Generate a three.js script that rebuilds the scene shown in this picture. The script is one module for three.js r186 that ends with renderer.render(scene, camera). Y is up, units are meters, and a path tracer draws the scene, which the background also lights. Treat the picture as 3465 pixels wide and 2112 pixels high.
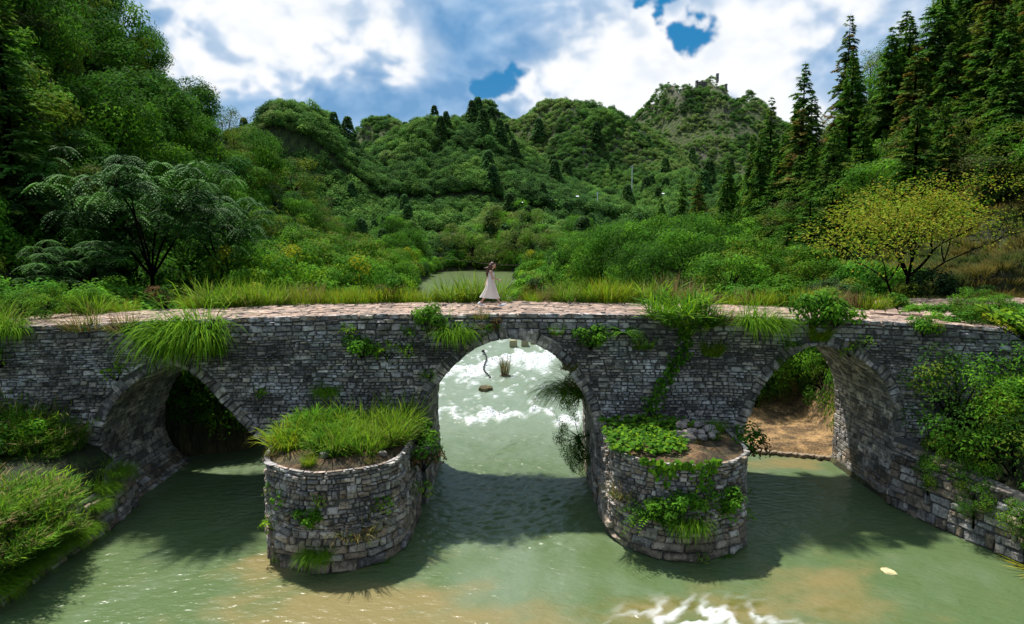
import * as THREE from 'three';
import { createNoise2D, createNoise3D } from 'simplex-noise';
import { mergeGeometries } from 'three/addons/utils/BufferGeometryUtils.js';

// ---------------------------------------------------------------- camera
const camera = new THREE.PerspectiveCamera(46.22, 1024 / 624, 0.1, 1500);
camera.position.set(0, 9.8, 25.5);
camera.rotation.set(-Math.atan(276 / 2475), 0, 0);
const scene = new THREE.Scene();

// ---------------------------------------------------------------- seeded randomness
function rng(seed) { let a = seed >>> 0; return () => { a = (a + 0x6D2B79F5) | 0; let t = Math.imul(a ^ (a >>> 15), 1 | a); t = (t + Math.imul(t ^ (t >>> 7), 61 | t)) ^ t; return ((t ^ (t >>> 14)) >>> 0) / 4294967296; }; }
const n3 = createNoise3D(rng(11)), n2 = createNoise2D(rng(12));
const clamp = (x, a = 0, b = 1) => Math.min(b, Math.max(a, x));
const mix = (a, b, t) => a + (b - a) * t;
const sstep = (a, b, x) => { const t = clamp((x - a) / (b - a)); return t * t * (3 - 2 * t); };
const fbm3 = (x, y, z, o = 5) => { let s = 0, a = 0.5, f = 1; for (let i = 0; i < o; i++) { s += a * n3(x * f, y * f, z * f); a *= 0.5; f *= 2.03; } return s; };
const fbm2 = (x, y, o = 4) => { let s = 0, a = 0.5, f = 1; for (let i = 0; i < o; i++) { s += a * n2(x * f, y * f); a *= 0.5; f *= 2.07; } return s; };

// ---------------------------------------------------------------- sky: broken cumulus under a thin blue-grey layer
{
  const W = 3072, H = 1536, data = new Float32Array(W * H * 4);
  // bright cumulus, shaded cloud and clear gaps that stand in the valley's end: [tangent of azimuth, tangent of elevation, half width, half height, strength]
  const bright = [[.155, .215, .15, .075, 1.0], [.29, .245, .14, .07, .95], [.09, .175, .09, .045, .8], [.37, .17, .10, .05, .6], [-.36, .285, .17, .055, .6], [-.235, .285, .12, .07, .8], [-.128, .233, .04, .045, .7], [-.30, .214, .07, .026, .6], [-.42, .206, .05, .03, .5], [.43, .29, .13, .05, .55], [.55, .25, .1, .05, .3]];
  const grey = [[-.05, .25, .085, .085, 1.0], [-.41, .165, .2, .035, .55], [-.19, .165, .13, .04, .55], [.415, .205, .07, .035, .7], [.49, .235, .06, .045, .6], [-.5, .26, .06, .05, .4]];
  const gap = [[.240, .268, .030, .034, 1.2], [.185, .300, .036, .012, .9], [-.010, .203, .024, .02, 1.05], [-.045, .194, .03, .012, .9], [.02, .225, .02, .012, .6]];
  const blob = (list, a, e) => { let s = 0; for (const [x, y, rx, ry, k] of list) { const q = ((a - x) / rx) ** 2 + ((e - y) / ry) ** 2; if (q < 6) s += k * Math.exp(-q); } return s; };
  for (let j = 0; j < H; j++) {
    const el = ((j + 0.5) / H - 0.5) * Math.PI, y = Math.sin(el), c = Math.cos(el);
    for (let i = 0; i < W; i++) {
      const k = (j * W + i) * 4; data[k + 3] = 1;
      if (el < -0.01) { data[k] = .22; data[k + 1] = .27; data[k + 2] = .22; continue; }
      const az = ((i + 0.5) / W - 0.5) * 2 * Math.PI, x = c * Math.cos(az), z = c * Math.sin(az);
      const s = 3.1, wx = .16 * n3(x * 5, y * 7, z * 5), wy = .16 * n3(x * 5 + 9, y * 7, z * 5);
      const big = fbm3(x * s + wx + 3.3, y * 5.2 + wy, z * s - 1.7, 5);
      const fine = fbm3(x * 15 + wy * 3, y * 22, z * 15 + wx * 3, 5);
      const puff = 1 - 2.2 * Math.abs(fbm3(x * 9 + 5, y * 13 + wx, z * 9, 4));
      let b = 0, g = 0, h = 0;
      if (z < -.3) { const a = x / -z, e = y / -z; const a2 = a + .02 * fine + .012 * puff, e2 = e + .018 * fine + .01 * puff; b = blob(bright, a2, e2); g = blob(grey, a2, e2); h = blob(gap, a + .03 * fine, e + .026 * fine); }
      const inView = z < -.3 ? sstep(.8, 1.2, Math.abs(x / -z)) + sstep(.33, .5, y / -z) : 1;   // beyond the placed clouds the sky goes on with the same mixture
      const out = clamp(inView);
      const soft = fbm3(x * 6 + 2, y * 9, z * 6, 5);                                                       // wisps
      const t = .30 + .26 * big + (1 - out) * (.50 * b - .40 * g) + out * (.10 + .45 * big) + .22 * fine + .14 * soft;
      const lit = sstep(.05, .85, t), core = sstep(.52, .90, t + .20 * puff + .10 * fine);
      const ragged = fbm3(x * 34, y * 46, z * 34, 4), hole = (1 - out) * sstep(.22, .80, h * (1 + 1.3 * fine + 1.0 * soft + .9 * ragged)) + out * sstep(.34, .52, -big + .25 * fine);
      const thin = clamp(.5 + .9 * fine + .8 * soft);
      let r = mix(.13, .30, thin), gg = mix(.325, .50, thin), bl = mix(.60, .76, thin);                      // thin shaded layer
      r = mix(r, .66, lit); gg = mix(gg, .76, lit); bl = mix(bl, .90, lit);                                   // cloud thickens
      const belly = sstep(.05, -.4, fine + .7 * soft + .3 * big) * .6 * lit; r = mix(r, .36, belly); gg = mix(gg, .52, belly); bl = mix(bl, .72, belly);
      const shine = core * (.72 + .28 * sstep(-.3, .5, fine + .5 * puff)); r = mix(r, .99, shine); gg = mix(gg, 1.0, shine); bl = mix(bl, 1.02, shine);   // crisp sunlit tops
      const open = hole; r = mix(r, .004, open); gg = mix(gg, .215, open); bl = mix(bl, .50, open);
      const lowHaze = Math.exp(-Math.max(y, 0) * 9) * .35; r = mix(r, .70, lowHaze); gg = mix(gg, .80, lowHaze); bl = mix(bl, .92, lowHaze);
      data[k] = r * .71; data[k + 1] = gg * .71; data[k + 2] = bl * .71;
    }
  }
  const sky = new THREE.DataTexture(data, W, H, THREE.RGBAFormat, THREE.FloatType);
  sky.mapping = THREE.EquirectangularReflectionMapping; sky.magFilter = THREE.LinearFilter; sky.minFilter = THREE.LinearFilter; sky.needsUpdate = true;
  scene.background = sky; scene.environment = sky;
}
// ---------------------------------------------------------------- sun: high, behind the bridge and a little to its left
const sun = new THREE.DirectionalLight(new THREE.Color().setRGB(1, .95, .86), 5);
sun.position.set(-52, 200, -76); sun.target.position.set(0, 0, 0);
sun.castShadow = true; sun.shadow.mapSize.set(4096, 4096); sun.shadow.radius = 3.5;
Object.assign(sun.shadow.camera, { left: -150, right: 150, top: 200, bottom: -150, near: 10, far: 700 });
scene.add(sun, sun.target);
// ---------------------------------------------------------------- renderer and exposure
const renderer = new THREE.WebGLRenderer({ antialias: true });
renderer.toneMapping = THREE.LinearToneMapping;
renderer.toneMappingExposure = 1.45;
renderer.shadowMap.enabled = true;

// ---------------------------------------------------------------- helpers for names and descriptions
const counts = new Map();
function numbered(name) { const n = counts.get(name) || 0; counts.set(name, n + 1); return n ? `${name}_${String(n).padStart(3, '0')}` : name; }
function tag(o, label, category, group, kind) { o.userData = { label, category }; if (group) o.userData.group = group; if (kind) o.userData.kind = kind; return o; }
function thing(name, label, category, [x, y, z] = [0, 0, 0], turn = 0, group) { const o = new THREE.Group(); o.name = numbered(name); o.position.set(x, y, z); o.rotation.y = turn; tag(o, label, category, group); scene.add(o); return o; }
function part(name, geometry, material, parent) { const m = new THREE.Mesh(geometry, material); m.name = name; m.castShadow = m.receiveShadow = true; parent.add(m); return m; }
function structure(name, geometry, material, label) { const m = new THREE.Mesh(geometry, material); m.name = numbered(name); m.castShadow = m.receiveShadow = true; m.userData = { kind: 'structure', label, category: name.replace(/_/g, ' ') }; scene.add(m); return m; }
function placeCopy(proto, name, label, category, [x, y, z], turn, scale, group) {   // a thing of its own with copies of the parts
  const o = proto.clone(); o.name = numbered(name); o.position.set(x, y, z); o.rotation.y = turn;
  if (Array.isArray(scale)) o.scale.set(...scale); else o.scale.setScalar(scale);
  tag(o, label, category, group); scene.add(o); return o;
}
// ---------------------------------------------------------------- mesh builder
class MB {
  constructor() { this.p = []; this.n = []; this.c = []; this.uv = []; this.i = []; }
  v(x, y, z, nx, ny, nz, col, u = 0, w = 0) { this.p.push(x, y, z); this.n.push(nx, ny, nz); this.c.push(col[0], col[1], col[2]); this.uv.push(u, w); return this.p.length / 3 - 1; }
  tri(a, b, c) { this.i.push(a, b, c); }
  flat(A, B, C, col, ua, ub, uc) {          // one flat triangle
    const ux = B[0] - A[0], uy = B[1] - A[1], uz = B[2] - A[2], vx = C[0] - A[0], vy = C[1] - A[1], vz = C[2] - A[2];
    let x = uy * vz - uz * vy, y = uz * vx - ux * vz, z = ux * vy - uy * vx; const l = Math.hypot(x, y, z) || 1; x /= l; y /= l; z /= l;
    const a = this.v(...A, x, y, z, col, ...ua), b = this.v(...B, x, y, z, col, ...ub), c = this.v(...C, x, y, z, col, ...uc); this.i.push(a, b, c);
  }
  // a leaf: base, two sides, tip; d along, s across (unit vectors)
  leaf(x, y, z, dx, dy, dz, sx, sy, sz, len, wid, col, fold = .12) {
    let nx = dy * sz - dz * sy, ny = dz * sx - dx * sz, nz = dx * sy - dy * sx; const turn = ny < 0; if (turn) { nx = -nx; ny = -ny; nz = -nz; }
    const h = wid * .5, mx = x + dx * len * .48, my = y + dy * len * .48, mz = z + dz * len * .48, f = fold * wid;
    const a = this.v(x, y, z, nx, ny, nz, col), b = this.v(mx + sx * h + nx * f, my + sy * h + ny * f, mz + sz * h + nz * f, nx, ny, nz, col);
    const t = this.v(x + dx * len, y + dy * len, z + dz * len, nx, ny, nz, col), c = this.v(mx - sx * h + nx * f, my - sy * h + ny * f, mz - sz * h + nz * f, nx, ny, nz, col);
    if (turn) this.i.push(a, b, t, a, t, c); else this.i.push(a, t, b, a, c, t);
  }
  tube(points, radii, sides, col) {
    const P = points.map(p => new THREE.Vector3(...p)), n = P.length; let base = this.p.length / 3;
    const up = new THREE.Vector3(0, 0, 1), t = new THREE.Vector3(), s = new THREE.Vector3(), b = new THREE.Vector3();
    for (let k = 0; k < n; k++) {
      t.copy(P[Math.min(k + 1, n - 1)]).sub(P[Math.max(k - 1, 0)]).normalize(); s.crossVectors(t, Math.abs(t.z) > .9 ? new THREE.Vector3(1, 0, 0) : up).normalize(); b.crossVectors(t, s);
      for (let j = 0; j <= sides; j++) { const a = j / sides * Math.PI * 2, nx = Math.cos(a) * s.x + Math.sin(a) * b.x, ny = Math.cos(a) * s.y + Math.sin(a) * b.y, nz = Math.cos(a) * s.z + Math.sin(a) * b.z; this.v(P[k].x + nx * radii[k], P[k].y + ny * radii[k], P[k].z + nz * radii[k], nx, ny, nz, col, j / sides, k * .3); }
    }
    for (let k = 0; k < n - 1; k++) for (let j = 0; j < sides; j++) { const a = base + k * (sides + 1) + j, b2 = a + sides + 1; this.i.push(a, b2, a + 1, a + 1, b2, b2 + 1); }
  }
  geo() {
    const g = new THREE.BufferGeometry();
    g.setAttribute('position', new THREE.Float32BufferAttribute(this.p, 3)); g.setAttribute('normal', new THREE.Float32BufferAttribute(this.n, 3));
    g.setAttribute('color', new THREE.Float32BufferAttribute(this.c, 3)); g.setAttribute('uv', new THREE.Float32BufferAttribute(this.uv, 2)); g.setIndex(this.i); return g;
  }
}
const unit = (x, y, z) => { const l = Math.hypot(x, y, z) || 1; return [x / l, y / l, z / l]; };
const cross = (a, b) => [a[1] * b[2] - a[2] * b[1], a[2] * b[0] - a[0] * b[2], a[0] * b[1] - a[1] * b[0]];
const table = (rows) => (z) => { if (z >= rows[0][0]) return rows[0][1]; for (let i = 1; i < rows.length; i++) if (z >= rows[i][0]) { const [z0, v0] = rows[i - 1], [z1, v1] = rows[i]; const t = (z0 - z) / (z0 - z1); return mix(v0, v1, t * t * (3 - 2 * t)); } return rows[rows.length - 1][1]; };
// ---------------------------------------------------------------- tileable noise textures
function periodic(size, cells, seed, octaves = 5, stretch = 1) {
  const out = new Float32Array(size * size); let amp = .5;
  for (let o = 0; o < octaves; o++) {
    const cx = cells << o, cy = Math.max(1, Math.round((cells << o) * stretch)), R = rng(seed + o * 77), g = new Float32Array(cx * cy); for (let k = 0; k < g.length; k++) g[k] = R();
    for (let j = 0; j < size; j++) { const y = j / size * cy, y0 = Math.floor(y), fy = y - y0, sy = fy * fy * (3 - 2 * fy); for (let i = 0; i < size; i++) { const x = i / size * cx, x0 = Math.floor(x), fx = x - x0, sx = fx * fx * (3 - 2 * fx); const a = g[(y0 % cy) * cx + x0 % cx], b = g[(y0 % cy) * cx + (x0 + 1) % cx], c = g[((y0 + 1) % cy) * cx + x0 % cx], d = g[((y0 + 1) % cy) * cx + (x0 + 1) % cx]; out[j * size + i] += amp * (mix(mix(a, b, sx), mix(c, d, sx), sy)); } }
    amp *= .5;
  }
  return out;
}
function texture(size, fn, srgb = false) {
  const d = new Uint8Array(size * size * 4); for (let k = 0; k < size * size; k++) { const c = fn(k); d[k * 4] = clamp(c[0]) * 255; d[k * 4 + 1] = clamp(c[1]) * 255; d[k * 4 + 2] = clamp(c[2]) * 255; d[k * 4 + 3] = 255; }
  const t = new THREE.DataTexture(d, size, size); t.wrapS = t.wrapT = THREE.RepeatWrapping; t.magFilter = THREE.LinearFilter; t.minFilter = THREE.LinearMipmapLinearFilter; t.generateMipmaps = true; if (srgb) t.colorSpace = THREE.SRGBColorSpace; t.needsUpdate = true; return t;
}
// ---------------------------------------------------------------- materials
const A1 = periodic(512, 6, 1), A2 = periodic(512, 24, 2, 4), A3 = periodic(512, 4, 3, 6), A4 = periodic(512, 40, 4, 3);
// stone: grey limestone with pale lichen crusts and dark algae stains, both with ragged outlines
const stoneMap = texture(512, k => { let v = .80 + .55 * (A2[k] - .47) + .3 * (A1[k] - .47); const pale = sstep(.53, .60, A3[k] + .22 * (A4[k] - .45)), dark = sstep(.50, .60, A1[k] + .35 * (A2[k] - .47)); v = mix(v, 1.0, pale * .75); v = mix(v, .30, dark * .55 * (1 - pale)); return [v * 1.0, v * .985, v * .975 + .01 * pale]; }, true);
const stoneBump = texture(512, k => { const v = .5 + .9 * (A2[k] - .47) + .6 * (A4[k] - .44) + .35 * (A1[k] - .47); return [v, v, v]; });
const M = {};
M.stone = new THREE.MeshStandardMaterial({ map: stoneMap, bumpMap: stoneBump, bumpScale: .03, roughness: .92, vertexColors: true });
M.paving = new THREE.MeshStandardMaterial({ map: stoneMap, bumpMap: stoneBump, bumpScale: .02, roughness: .85, vertexColors: true });
M.core = new THREE.MeshStandardMaterial({ color: new THREE.Color().setRGB(.085, .08, .075), bumpMap: stoneBump, bumpScale: .03, roughness: 1 });
const soilMap = texture(512, k => { const v = .55 + .7 * (A1[k] - .47) + .6 * (A4[k] - .44); return [v, v * .95, v * .88]; }, true);
M.ground = new THREE.MeshStandardMaterial({ map: soilMap, roughness: 1, vertexColors: true });
M.bark = new THREE.MeshStandardMaterial({ map: soilMap, bumpMap: stoneBump, bumpScale: .02, roughness: 1, vertexColors: true });
const leafMat = (r, t) => new THREE.MeshPhysicalMaterial({ vertexColors: true, roughness: r, transmission: t, thickness: 0, side: THREE.DoubleSide, specularIntensity: .1 });
M.leaf = leafMat(.9, .45); M.gloss = leafMat(.66, .35); M.gloss.specularIntensity = .14; M.grass = leafMat(.9, .42);
M.farLeaf = leafMat(.95, .4);
M.conifer = leafMat(.95, .4);
const tint = (m, r, g, b) => { const c = m.clone(); c.color = new THREE.Color().setRGB(r, g, b); return c; };
const plain = (r, g, b, rough = .8) => new THREE.MeshStandardMaterial({ color: new THREE.Color().setRGB(r, g, b), roughness: rough });

// ---------------------------------------------------------------- lie of the land
const riverLeft = table([[14, -13.4], [0, -13.6], [-.5, -14.9], [-5, -14.9], [-7, -11.5], [-12, -9.8], [-22, -9], [-36, -9.5], [-60, -12], [-75, -13.6], [-95, -15.5], [-127, -15.5], [-136, -6]]);
const riverRight = table([[30, 26], [12, 17.6], [5, 15.25], [0, 13.75], [-5, 13.7], [-6, 10.8], [-14, 10.2], [-22, 8.6], [-40, 6], [-60, -.6], [-68, 1.5], [-75, 4], [-84, 4.6], [-92, .6], [-110, 2.5], [-127, 2], [-136, -5]]);
const riverLevel = table([[-9.5, 0], [-14.5, .42], [-21, .5], [-32, 1.15], [-40, 1.2]]);
const topLeft = table([[-4.4, 2.2], [-5.6, 5.9], [-6, 5.9], [-15, 4.6], [-30, 3.2], [-60, 2.6], [-100, 2.4], [-150, 3.6], [-200, 8]]);
const topRight = table([[-4.4, 2.5], [-5.6, 6.3], [-10, 6.35], [-15, 5.4], [-30, 4.6], [-60, 3], [-100, 2.8], [-150, 3.6], [-200, 8]]);
const footLeft = table([[10, -30], [0, -30], [-4.5, -30], [-10, -24], [-50, -24], [-85, -26], [-110, -32], [-140, -60]]);
const crestLeft = table([[10, 16], [-20, 30], [-46, 30], [-56, 24], [-68, 18.5], [-84, 13.5], [-96, 11], [-108, 7], [-125, 3]]);
const footRight = table([[10, 19], [0, 19], [-3, 42], [-9.6, 42], [-11.5, 19], [-30, 17.5], [-60, 17], [-100, 30], [-150, 70]]);
const crestRight = table([[0, 30], [-30, 33], [-55, 31], [-75, 20], [-100, 8], [-130, 3]]);
const hills = [[-60, -178, 37, 25, 2.4], [-19, -208, 37.5, 38, 2.3], [-54, -308, 54, 31, 2.5], [28, -280, 57, 46, 2.4], [-7, -284, 55, 36, 2.4], [107, -398, 84, 66, 2.5], [-110, -230, 30, 50, 2.3], [190, -330, 45, 60, 2.3], [60, -215, 22, 42, 2]];
const yTop = x => 6.9 - .0016 * x * x;     // the bridge's hump
function ground(x, z) {
  const L = riverLeft(z), R = riverRight(z), lv = riverLevel(z), wob = .5 * n2(x * .22, z * .22) + .22 * n2(x * .7 + 5, z * .7);
  let h;
  if (x > L && x < R && z > -136) h = lv - Math.min(1.5, .25 + .5 * Math.min(x - L, R - x));
  else if (x <= (L + R) / 2) {
    const d = L - x, top = topLeft(z); h = lv + .2 + (top - lv - .2) * (1 - Math.exp(-d / (z > -.6 ? .5 : 2.0)));
    const s = Math.max(0, footLeft(z) - x), c = Math.max(0, crestLeft(z) - top); { const q = Math.max(0, 4 - Math.abs(1.7 * s - c)) / 4; h += Math.max(0, Math.min(1.7 * s, c) - q * q) * (c > 0 ? 1 : 0); } h += wob * Math.min(1.4, s * .15 + .25);
    if (z > 0) h += Math.max(0, d - .5) * .16;
  } else {
    const d = x - R, top = topRight(z);
    if (z < -5 && z > -14 && x < 15.2) h = lv + .12 + .05 * d + .06 * wob;
    else {
      const dd = z < -5 && z > -14 ? x - 15.2 : d; h = lv + .2 + (top - lv - .2) * (1 - Math.exp(-dd / (z > -.6 ? .5 : 1.6)));
      const s = Math.max(0, x - footRight(z)), c = Math.max(0, crestRight(z) - top), ramp = s < 7 ? s * .32 : s < 17 ? 2.24 + (s - 7) * .82 : 10.44 + (s - 17) * 1.35; h += Math.min(ramp, c) + wob * Math.min(1.2, s * .1 + .2);
      if (z > 0) h += Math.max(0, d - .4) * .55;
    }
  }
  if (z < -90) { const f = sstep(-100, -185, z) * (z > -140 ? sstep(2, 14, Math.max(L - x, x - R)) : 1); let hh = 0; for (const [hx, hz, A, r, p] of hills) { const q = Math.hypot(x - hx, z - hz) / r; hh = Math.max(hh, A / (1 + q ** p)) ; } const bump = fbm2(x * .03, z * .03, 2) * .16; h = Math.max(h, mix(h, hh * (1 + bump) + 2.5, f)); if (z < -165) h = Math.max(h, hh * (1 + bump) + 4); }
  if (z <= -.5 && z >= -4.6 && (x < -15.6 || x > 14.6)) h = yTop(clamp(x, -19, 19)) - .45;        // behind the bridge's faces
  return h;
}
// terrain sheet
{
  const axis = (a, b, c, d, step, grow) => { const out = []; let x = c; while (x <= d) { out.push(x); x += step; } let s = step; x = out[out.length - 1]; while (x < b) { s *= grow; x += s; out.push(x); } s = step; x = out[0]; while (x > a) { s *= grow; x -= s; out.unshift(x); } return out; };
  const xs = axis(-260, 330, -28, 28, .55, 1.045), zs = axis(-520, 60, -46, 9, .55, 1.035).reverse();
  const nx = xs.length, nz = zs.length, pos = new Float32Array(nx * nz * 3), col = new Float32Array(nx * nz * 3), uv = new Float32Array(nx * nz * 2), idx = [];
  for (let j = 0; j < nz; j++) for (let i = 0; i < nx; i++) {
    const x = xs[i], z = zs[j], k = j * nx + i, y = ground(x, z); pos.set([x, y, z], k * 3); uv.set([x * .4, z * .4], k * 2);
    const a = fbm2(x * .06 + 3, z * .06, 4), b = fbm2(x * .5, z * .5, 3); let c = [.07, .115, .028];                      // low herbs and leaf litter
    const soil = sstep(.1, .4, a + .5 * b); c = [mix(c[0], .12, soil * .6), mix(c[1], .115, soil * .6), mix(c[2], .05, soil * .6)];
    if (z < -150) { const rock = .75 * sstep(.26, .42, fbm2(x * .045, z * .045 + 9, 4) + .35 * n2(x * .2, z * .2)); const up = sstep(-230, -290, z); c = [mix(mix(.075, .125, up), .20, rock), mix(mix(.14, .20, up), .20, rock), mix(mix(.025, .045, up), .195, rock)]; }
    const sandy = z < -5 && z > -14 && x > riverRight(z) - .3 && x < 15.6; if (sandy) c = [.58 + .06 * b, .40 + .05 * b, .20 + .03 * b];
    if (x > riverLeft(z) && x < riverRight(z) && z > -136) c = [.22, .17, .09];
    if (z < -141 && z > -149 && x < -11 && x > -27) c = [.30, .17, .09];        // tilled red field strip
    col.set(c, k * 3);
  }
  for (let j = 0; j < nz - 1; j++) for (let i = 0; i < nx - 1; i++) { const a = j * nx + i, b = a + 1, c = a + nx, d = c + 1; idx.push(a, b, d, a, d, c); }
  const g = new THREE.BufferGeometry(); g.setAttribute('position', new THREE.BufferAttribute(pos, 3)); g.setAttribute('color', new THREE.BufferAttribute(col, 3)); g.setAttribute('uv', new THREE.BufferAttribute(uv, 2)); g.setIndex(idx); g.computeVertexNormals();
  structure('terrain', g, M.ground, 'green river valley ground rising to steep wooded hills');
}
// ---------------------------------------------------------------- river
{
  const smooth = (x, y) => { let s = 0, q = 0; for (const [dx, wx] of [[0, 1 - x], [1, x]]) for (const [dy, wy] of [[0, 1 - y], [1, y]]) { s += wx * wy * fbm2((x - dx) * 7 + 40, (y - dy) * 11 + 9, 5); q += (wx * wy) ** 2; } return s / Math.sqrt(q); };
  const wave = texture(512, k => { const v = .5 + .62 * smooth((k % 512) / 512, Math.floor(k / 512) / 512); return [v, v, v]; });
  const water = new THREE.MeshPhysicalMaterial({ vertexColors: true, roughness: .3, ior: 1.33, bumpMap: wave, bumpScale: .035 });
  const foamMat = new THREE.MeshStandardMaterial({ vertexColors: true, roughness: .75 });
  // how much foam lies at a point: two cascades behind the bridge, one small one below the right pier
  const lineA = x => -12.4 + .12 * x + 1.1 * n2(x * .28, 2) + .5 * n2(x * .9, 5), lineB = x => -25.0 - .75 * (x + 1) + 1.5 * n2(x * .22, 7) + .6 * n2(x * .8, 1);
  const foam = (x, z) => {
    const st = fbm2(x * .9, z * .38, 4), fine = fbm2(x * 3.1, z * 2.2, 3), lump = 1 - 2.4 * Math.abs(fbm2(x * .7 + 8, z * .6, 3)); let f = 0;
    const a = z - lineA(x), wA = 1.6 + 1.8 * (.5 + n2(x * .33, 9)); f = Math.max(f, (a > -1 && a < wA + 1 ? sstep(-.5, .15, a) * (1 - sstep(.1, wA, a)) : 0) * (.5 + 1.1 * st + .35 * lump) * (x > 3.6 ? .55 : 1));
    const b = z - lineB(x), wB = 3.2 + 3.6 * (.5 + n2(x * .3, 19)); f = Math.max(f, (b > -1 && b < wB + 1 ? sstep(-.6, .2, b) * (1 - sstep(.5, wB, b)) : 0) * (.75 + .9 * st + .25 * lump));
    if (z < -12 && z > -36) f = Math.max(f, .55 * sstep(.12, .5, st) * (.6 + .5 * lump));
    const u = (x - 4.9) / 2.3, w = (z - 8.35) / 1.5; f = Math.max(f, Math.exp(-(u * u + w * w) * 1.1) * clamp(1.15 - 4.2 * Math.abs(fbm2(x * .5 + 4, z * .55 + .3 * x, 3)), 0, .9));
    return clamp(f + (z > 0 ? .12 : .5) * fine * sstep(.06, .45, f));
  };
  const grid = (x0, x1, z0, z1, dx, dz, edge) => {
    const nx = Math.ceil((x1 - x0) / dx) + 1, nz = Math.ceil((z0 - z1) / dz) + 1, pos = [], col = [], uv = [], idx = [];
    for (let j = 0; j < nz; j++) for (let i = 0; i < nx; i++) {
      const z = z0 - j * (z0 - z1) / (nz - 1), x = x0 + i * (x1 - x0) / (nx - 1), f = foam(x, z), lv = riverLevel(z);
      const rough = z < -8 && z > -36 ? 1 : .25, mid = z < 4 && z > -9 ? Math.exp(-(x * x) / 7) : 0;
      const y = lv + f * (z > 0 ? .05 : .11) * (1 + n2(x * 1.7, z * 1.7)) + rough * .05 * fbm2(x * .8, z * 1.3, 3) + mid * .10 * fbm2(x * 1.6, z * 2.6, 3) + .012 * fbm2(x * .9, z * .9, 2);
      // silty green water; ochre silt over the shoals; paler where air is churned in
      const shoal = clamp(Math.exp(-(((x + 4.2) / 3.6) ** 2 + ((z - 7.6) / 2.0) ** 2)) + Math.exp(-(((x + 7.0) / 1.2) ** 2 + ((z - 4.6) / 1.0) ** 2)) * .8 + Math.exp(-(((x - 8.4) / 2.6) ** 2 + ((z - 6.0) / 1.3) ** 2)) * .65 + Math.exp(-(((x - 5.2) / 4) ** 2 + ((z - 7.6) / .9) ** 2)) * .6 + Math.exp(-(((x - 11.6) / 2) ** 2 + ((z + 4.6) / 1.1) ** 2)) * .7 + Math.exp(-(((x + .5) / 3) ** 2 + ((z - 9.5) / 1.6) ** 2)) * .5);
      const sil = sstep(.12, .85, shoal + .45 * fbm2(x * .35, z * .5, 4)), milk = clamp(sstep(0, -16, z) * .8 + Math.exp(-((x / 2.4) ** 2 + ((z - 6) / 4) ** 2)) * .35 + .25 * fbm2(x * .5, z * .3, 3));
      let c = [.083, .126, .050]; c = [mix(c[0], .195, milk), mix(c[1], .245, milk), mix(c[2], .185, milk)]; c = [mix(c[0], .21, sil * .85), mix(c[1], .165, sil * .85), mix(c[2], .070, sil * .85)];
      const moss = Math.exp(-(((x - 5.6) / 3.4) ** 2 + ((z - 7.4) / .9) ** 2)) * sstep(0, .4, fbm2(x * .6, z * .9, 3)); c = [mix(c[0], .10, moss), mix(c[1], .10, moss), mix(c[2], .02, moss)];
      if (z < -38) c = [.085, .115, .042];
      const w = sstep(.04, .9, f); c = [mix(c[0], .62, w), mix(c[1], .65, w), mix(c[2], .66, w)];
      pos.push(x, y, z); col.push(...c); uv.push(x * .22, z * .22);
    }
    for (let j = 0; j < nz - 1; j++) for (let i = 0; i < nx - 1; i++) { const a = j * nx + i, b = a + 1, c = a + nx, d = c + 1; idx.push(a, b, d, a, d, c); }
    const g = new THREE.BufferGeometry(); g.setAttribute('position', new THREE.Float32BufferAttribute(pos, 3)); g.setAttribute('color', new THREE.Float32BufferAttribute(col, 3)); g.setAttribute('uv', new THREE.Float32BufferAttribute(uv, 2)); g.setIndex(idx); g.computeVertexNormals(); return g;
  };
  const far = grid(-20, 12, -38, -140, .8, .6), mid = grid(-17, 18, 13, -38, .11, .11), near = grid(-20, 34, 60, 13, .8, .8);
  structure('river', mergeGeometries([far, mid, near]), water, 'murky green river with white rapids behind the bridge');
  // spray and broken foam that stands above the water
  const b = new MB(), R = rng(31); let made = 0;
  for (let k = 0; k < 60000 && made < 9000; k++) {
    const x = -12 + 24 * R(), z = -8 - 28 * R(), f = foam(x, z); if (f < .7 || R() > (f - .5) * 1.4) continue; made++;
    const y = riverLevel(z) + f * .11 * (1 + n2(x * 1.7, z * 1.7)) + .02, r = .015 + .035 * R() * R(), a = R() * 6.28, c = [.66, .69, .70], T = [0, 1, 2].map(q => [x + r * 1.6 * Math.cos(a + q * 2.1), y - .015, z + r * Math.sin(a + q * 2.1)]), top = [x, y + r * (.5 + R()), z], z2 = [0, 0];
    for (let q = 0; q < 3; q++) b.flat(T[(q + 1) % 3], T[q], top, c, z2, z2, z2);
  }
  const s = new THREE.Mesh(b.geo(), foamMat); s.name = 'foam'; s.castShadow = s.receiveShadow = true; s.userData = { kind: 'stuff', label: 'white broken foam on the rapids', category: 'foam' }; scene.add(s);
}
// ---------------------------------------------------------------- masonry
function curve(points, n) { const c = new THREE.CatmullRomCurve3(points.map(([x, y]) => new THREE.Vector3(x, y, 0)), false, 'centripetal'); return c.getSpacedPoints(n).map(p => [p.x, p.y]); }
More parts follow.
